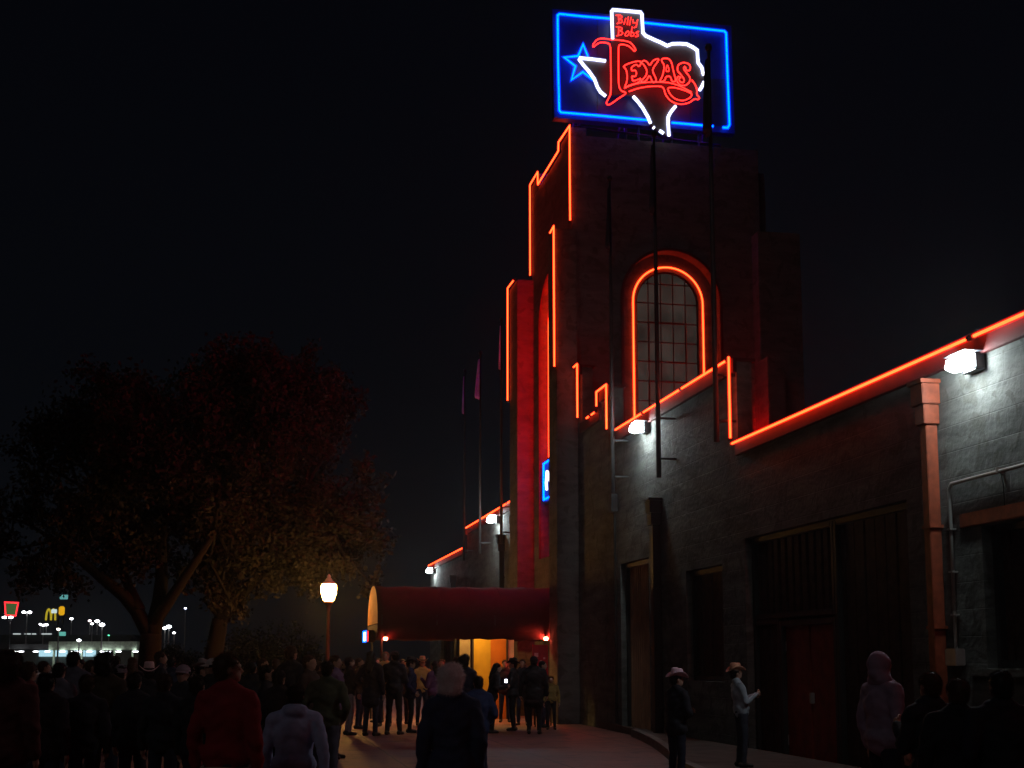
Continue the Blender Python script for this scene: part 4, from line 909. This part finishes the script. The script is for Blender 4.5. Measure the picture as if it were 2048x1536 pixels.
def person(px, fwd, ytop, face, label, coat='jacket', top=(.03, .03, .035), legs_=(.03, .035, .06), hair='short', hc='k', pose='down', lean=0, stride=0., build=1.0, turn=0., hat=None, hatc=None, skin=None, group='people in the queue outside the hall', z=0, res=None, hem=None):
    """face: compass angle in degrees the person faces, 0 = away from the camera, 90 = to the right of the photo, 180 = towards it"""
    p = spot(px, fwd); p.z = z; top_h = {'cowboy': .075, 'cap': .02, 'beanie': .025}.get(hat, 0)+(.03 if hair in ('curly', 'hood') else .012)
    H = hz(ytop, fwd)-z
    res = fwd < 13 if res is None else res
    body, jk, tr, shoe, hr, ML, MH = figure_meshes(pose, lean, stride, build, turn, coat, hair, res, len(CACHE))
    s_ = H/((MH @ Vector((0, 0, 1.75))).z+top_h)
    o = empty('person', p, -HEAD-R(face), label=label, cat='person', group=group); o.scale = (s_, s_, s_)
    obj_of('body', body, skin or SK, o); obj_of('jacket' if coat != 'shirt' else 'shirt', jk, cloth(top), o); obj_of('trousers', tr, cloth(legs_), o)
    [obj_of('shoe', q_, M_FRAME, o) for q_ in shoe]
    if hr: obj_of('hair' if hair != 'hood' else 'hood', hr, HC[hc] if hair != 'hood' else cloth(top), o)
    if hat: hat_objs(hat, cloth(hatc), MH, o)
    if hem:
        MB().tube([((.196*build)*math.cos(a), (.15*build)*math.sin(a), .885+.006*math.sin(3*a)) for a in [2*math.pi*i/28 for i in range(28)]], .011, 6, closed=True).build('shirt_hem', cloth(hem), o, True)
    if coat == 'hoodie' and hair == 'hood':
        for sx in (-1, 1): MB().tube([MH @ Vector((sx*.03, .085, 1.53)), MH @ Vector((sx*.035, .155, 1.48)), MH @ Vector((sx*.036, .165, 1.36))], .004, 5).build('drawstring', cloth((.5, .45, .5)), o)
        MB().bbox((-.13, .135, 1.0), (.13, .165, 1.14), .014).build('pouch_pocket', cloth(top), o, True)
    return o
DK, NV, BR = (.025, .025, .03), (.03, .04, .075), (.05, .035, .03)
G_L, G_E, G_R = 'people waiting in the crowd on the left', 'people queueing at the entrance awning', 'people standing along the wall on the right'
# --- the crowd on the left, back rows first
person(5, 19, 1306, 20, 'person at the left frame edge in dark brown coat, seen from behind', 'coat', BR, group=G_L)
person(90, 21, 1322, 60, 'short person in dark clothes between the plaid shirt and the grey jacket, far row', 'jacket', BR, hc='b', group=G_L)
person(160, 24, 1318, 200, 'person facing back, just right of the tall man before the shop lights', 'jacket', DK, group=G_L)
person(232, 22, 1312, 10, 'person in dark jacket behind the pale knit cap', 'jacket', BR, group=G_L)
person(266, 23, 1314, 350, 'long haired person in dark top left of the straw hat, far row', 'jacket', DK, hair='long', hc='b', group=G_L)
person(322, 22, 1303, 70, 'tall person in profile right of the straw cowboy hat, dark coat', 'coat', DK, hc='b', group=G_L)
person(344, 25, 1314, 0, 'person in dark navy coat seen from behind, right of the tall profile', 'coat', NV, group=G_L)
person(505, 19, 1322, 15, 'person in black jacket just right of the red jacket, second row', 'jacket', DK, group=G_L)
person(527, 23, 1316, 95, 'brown haired person in profile between the red jacket and the blue hood', 'jacket', BR, hc='b', group=G_L)
person(604, 24, 1318, 40, 'person in dark coat behind the tall lit head near the lamp post', 'coat', DK, group=G_L)
person(552, 26, 1318, 330, 'long haired person in brown jacket far behind the blue hooded jacket', 'jacket', BR, hair='long', hc='b', group=G_L)
for a in ((38, 16.5, 1332, 30, 'coat', DK, 'b', 'person in black coat glimpsed between the curly head and the plaid shirt'),
          (98, 12.2, 1346, 12, 'coat', (.03, .02, .025), 'k', 'short person in very dark coat in front of the slate jacket'),
          (176, 12.6, 1350, 350, 'jacket', (.035, .03, .04), 'b', 'short brown haired person low in front of the tall man'),
          (272, 13.2, 1345, 10, 'coat', (.03, .03, .04), 'k', 'short person in black coat below the left edge of the straw hat'),
          (332, 12.8, 1348, 5, 'jacket', (.03, .035, .045), 'b', 'short person in charcoal jacket below and right of the straw hat'),
          (398, 12.4, 1352, 20, 'coat', DK, 'k', 'short dark figure left of the red jacket shoulder'),
          (638, 22, 1321, 60, 'jacket', (.05, .03, .03), 'b', 'person in brown jacket behind the olive jacket, left side'),
          (560, 14.2, 1338, 20, 'coat', (.03, .025, .03), 'k', 'person in black coat directly behind the blue hooded jacket'),
          (720, 30, 1316, 100, 'jacket', (.05, .035, .03), 'b', 'person in profile between the pale trousers and the long haired woman'),
          (757, 33, 1317, 200, 'coat', (.10, .06, .04), 'b', 'person in brown coat partly hidden behind the long haired woman'),
          (806, 32, 1318, 160, 'jacket', (.06, .04, .05), 'k', 'person between the tall capped man and the black cowboy hat, further back'),
          (884, 32, 1318, 190, 'jacket', (.2, .11, .05), 'b', 'person in tan jacket behind the purple jacket'),
          (1010, 33, 1320, 180, 'coat', (.05, .03, .03), 'b', 'person facing the camera behind the phone, at the orange panel'),
          (1086, 30.5, 1322, 100, 'coat', (.02, .02, .02), 'k', 'dark coated person right of the broad man, beside the table')):
    person(a[0], a[1], a[2], a[3], a[7], a[4], a[5], hc=a[6], group=G_L if a[0] < 700 else G_E)
# middle rows
person(60, 13, 1324, 25, 'person in reddish checked looking shirt with brown hair at far left', 'shirt', (.20, .05, .05), hair='short', hc='b', pose='hip', group=G_L)
person(115, 15.5, 1326, 10, 'person in slate grey jacket, head bent, seen from behind', 'jacket', (.12, .12, .15), hc='k', lean=.12, pose='fold', group=G_L)
person(148, 17, 1303, 5, 'tall man with black hair in front of the bright shop wall', 'coat', (.10, .10, .13), hc='k', group=G_L)
person(186, 19, 1320, 75, 'person in profile with brown jacket between the tall man and the curly head', 'jacket', BR, hc='b', group=G_L)
person(212, 13.5, 1304, 8, 'person with bushy black hair and brown jacket under the shop canopy lights', 'jacket', (.06, .045, .03), hair='curly', group=G_L)
person(243, 15.5, 1326, 15, 'person in pale grey knit cap and dark grey coat', 'coat', (.07, .07, .08), hat='beanie', hatc=(.25, .22, .26), group=G_L)
person(299, 17.5, 1322, 355, 'man in straw cowboy hat with dark band, black coat, seen from behind', 'coat', DK, hat='cowboy', hatc=(.62, .42, .42), turn=.2, group=G_L)
person(367, 14, 1326, 20, 'person in dull pink cap and dark coat left of the tilted brim', 'coat', (.04, .045, .055), hat='cap', hatc=(.30, .22, .26), turn=-2.9, group=G_L)
person(393, 18.5, 1316, 85, 'person in profile whose pale hat brim tilts down, small face lit orange', 'coat', DK, hat='cowboy', hatc=(.30, .25, .24), lean=.16, group=G_L)
person(426, 15, 1313, 12, 'person in white baseball cap with dark jacket, behind the red jacket', 'jacket', DK, hat='cap', hatc=(.55, .48, .46), turn=1.8, group=G_L)
person(536, 15, 1330, 85, 'black haired person whose face is lit orange, right of the red jacket', 'coat', DK, hc='k', group=G_L)
person(583, 19.5, 1292, 30, 'tallest head in the crowd, pale hair rim, dark coat, left of the lamp post', 'coat', DK, hc='b', group=G_L)
person(620, 18, 1310, 110, 'person with a red lit face in dark jacket at the foot of the lamp post', 'jacket', BR, hc='b', group=G_L)
person(672, 21, 1311, 100, 'person with a pink lit face in lilac scarf and coat behind the olive jacket', 'coat', (.16, .10, .18), hc='b', group=G_L)
# foreground
person(22, 10.5, 1301, 8, 'person with curly brown hair and a red stripe of light on the coat, left foreground', 'coat', (.10, .03, .03), hair='curly', hc='b', group=G_L)
person(458, 9.4, 1308, 12, 'man in red jacket with pale hem seen from behind, left foreground', 'jacket', (.30, .02, .03), (.05, .05, .06), hc='b', turn=-1.0, build=1.0, pose='down', hem=(.5, .35, .3), group=G_L)
person(592, 10.2, 1368, 350, 'short person in pale blue hooded jacket with black hair, bending forward', 'hoodie', (.36, .40, .62), (.05, .06, .1), hc='k', lean=.14, pose='walk', build=1.1, group=G_L)
person(655, 16, 1322, 5, 'person in olive green jacket and jeans seen from behind, left of the queue', 'jacket', (.07, .08, .05), (.09, .10, .14), hc='k', pose='pocket', build=1.08, group=G_L)
person(905, 9.7, 1327, 352, 'grey haired man in dark navy jacket seen from behind, centre foreground', 'coat', (.035, .05, .11), (.02, .02, .03), hair='curly', hc='g', turn=-.5, build=.93, pose='down', stride=.05, group=G_E)
# --- the queue at the awning
person(700, 27.5, 1314, 70, 'person in dark top and pale trousers beside the olive jacket', 'jacket', DK, (.30, .26, .28), pose='fold', group=G_E)
person(743, 27.2, 1302, 20, 'woman with very long dark hair and long dark skirt coat', 'long', (.025, .022, .03), NV, hair='long', pose='hip', group=G_E)
person(771, 31, 1304, 185, 'person facing the street lamp in orange tan coat, between two dark figures', 'coat', (.55, .32, .12), hair='short', hc='l', group=G_E)
person(789, 27.6, 1300, 15, 'tall man in black jacket and cap with feet apart', 'jacket', (.03, .03, .04), DK, hat='cap', hatc=(.10, .07, .10), pose='fold', stride=.06, turn=.9, group=G_E)
person(822, 28.4, 1312, 85, 'man in dark blue coat and black cowboy hat facing right', 'coat', (.02, .025, .07), DK, hat='cowboy', hatc=(.02, .02, .03), pose='pocket', group=G_E)
person(845, 31.5, 1311, 170, 'person in yellow orange lit shirt and straw hat behind the black hat', 'shirt', (.6, .36, .12), hat='cowboy', hatc=(.6, .42, .2), group=G_E)
person(868, 29, 1322, 300, 'woman in purple plaid jacket with dark hair left of the grey haired man', 'jacket', (.16, .06, .14), NV, hair='long', pose='drink', group=G_E)
person(912, 30.5, 1313, 330, 'dark haired person just above the grey haired man, left of the tent post', 'jacket', BR, hair='short', hc='b', group=G_E)
person(929, 24, 1309, 20, 'person with bushy dark hair in navy jacket behind the grey haired man', 'jacket', NV, hair='curly', hc='k', group=G_E)
person(956, 17, 1352, 340, 'shorter person in deep blue jacket right behind the grey haired man', 'coat', (.03, .05, .13), NV, hair='short', pose='pocket', group=G_E)
person(984, 28.2, 1326, 80, 'woman with long black hair leaning right over a lit phone', 'coat', (.02, .02, .025), DK, hair='long', lean=.22, pose='phone', group=G_E)
person(1026, 29.2, 1314, 275, 'man in black cowboy hat and black coat facing the leaning woman', 'coat', (.02, .02, .025), DK, hat='cowboy', hatc=(.02, .02, .02), pose='phone', group=G_E)
person(1045, 31.5, 1318, 190, 'person facing the camera under the awning with a red lit face', 'jacket', DK, hc='b', group=G_E)
person(1068, 27.8, 1311, 5, 'broad man in long black coat beside the red poster', 'long', (.016, .016, .02), DK, hc='k', build=1.15, hat='cap', hatc=(.02, .02, .03), group=G_E)
person(1102, 29.6, 1352, 180, 'short person in mustard top in front of the tower pier', 'shirt', (.25, .18, .06), DK, hc='k', group=G_E)
# --- along the wall on the right
person(1350, 16.4, 1334, 60, 'person in small white brimmed cowboy hat and black coat, arms folded', 'coat', (.02, .022, .03), (.02, .025, .045), hat='cowboy', hatc=(.7, .5, .6), pose='fold', lean=.05, turn=-.3, group=G_R)
person(1480, 17.6, 1324, 80, 'person in tan cowboy hat and light blue shirt facing right', 'shirt', (.30, .36, .42), (.03, .035, .05), hat='cowboy', hatc=(.55, .28, .18), pose='phone', lean=-.12, z=.152, group=G_R)
person(1762, 11.4, 1302, 70, 'person in mauve grey hooded sweatshirt with the hood up', 'hoodie', (.26, .20, .28), (.02, .02, .03), hair='hood', pose='down', build=1.1, turn=.1, group=G_R)
person(1856, 9.4, 1344, 340, 'person in black jacket right of the hooded sweatshirt, pale hair rim', 'coat', (.02, .022, .028), DK, hc='b', pose='drink', group=G_R)
person(1912, 8.8, 1357, 5, 'person with dark auburn hair in black coat, centre of the right corner group', 'coat', (.015, .016, .02), DK, hc='b', build=1.1, group=G_R)
person(1996, 8.6, 1342, 350, 'rightmost person with black hair and black coat in the corner', 'coat', (.014, .016, .024), DK, hc='k', build=1.15, pose='pocket', group=G_R)
ph = empty('phone', spot(1012, 28.15)+Vector((0, 0, 1.12)), -HEAD, label='small glowing phone held between the leaning woman and the black hatted man', cat='phone')
MB().bbox((-.035, -.05, -.004), (.035, .05, .004), .003).build('case', M_FRAME, ph); MB().bbox((-.03, -.045, .005), (.03, .045, .007), .001).build('screen', emit('phone screen', (.8, .8, 1), None, 6), ph)
ph.rotation_euler.x = R(55)

# ------------------------------------------------------------------ halo haze
hm = bpy.data.materials.new('halo haze'); hm.use_nodes = True; t = hm.node_tree; t.nodes.remove(t.nodes['Principled BSDF'])
pv = t.nodes.new('ShaderNodeVolumePrincipled'); pv.inputs['Density'].default_value = .0004; pv.inputs['Color'].default_value = (.9, .92, 1, 1); pv.inputs['Anisotropy'].default_value = .88
t.links.new(pv.outputs[0], t.nodes['Material Output'].inputs['Volume'])
tag(MB().box((-260, -20, -1), (160, 290, 24)).build('haze', hm), kind='stuff')  # thin volume added to give the lamps soft halos
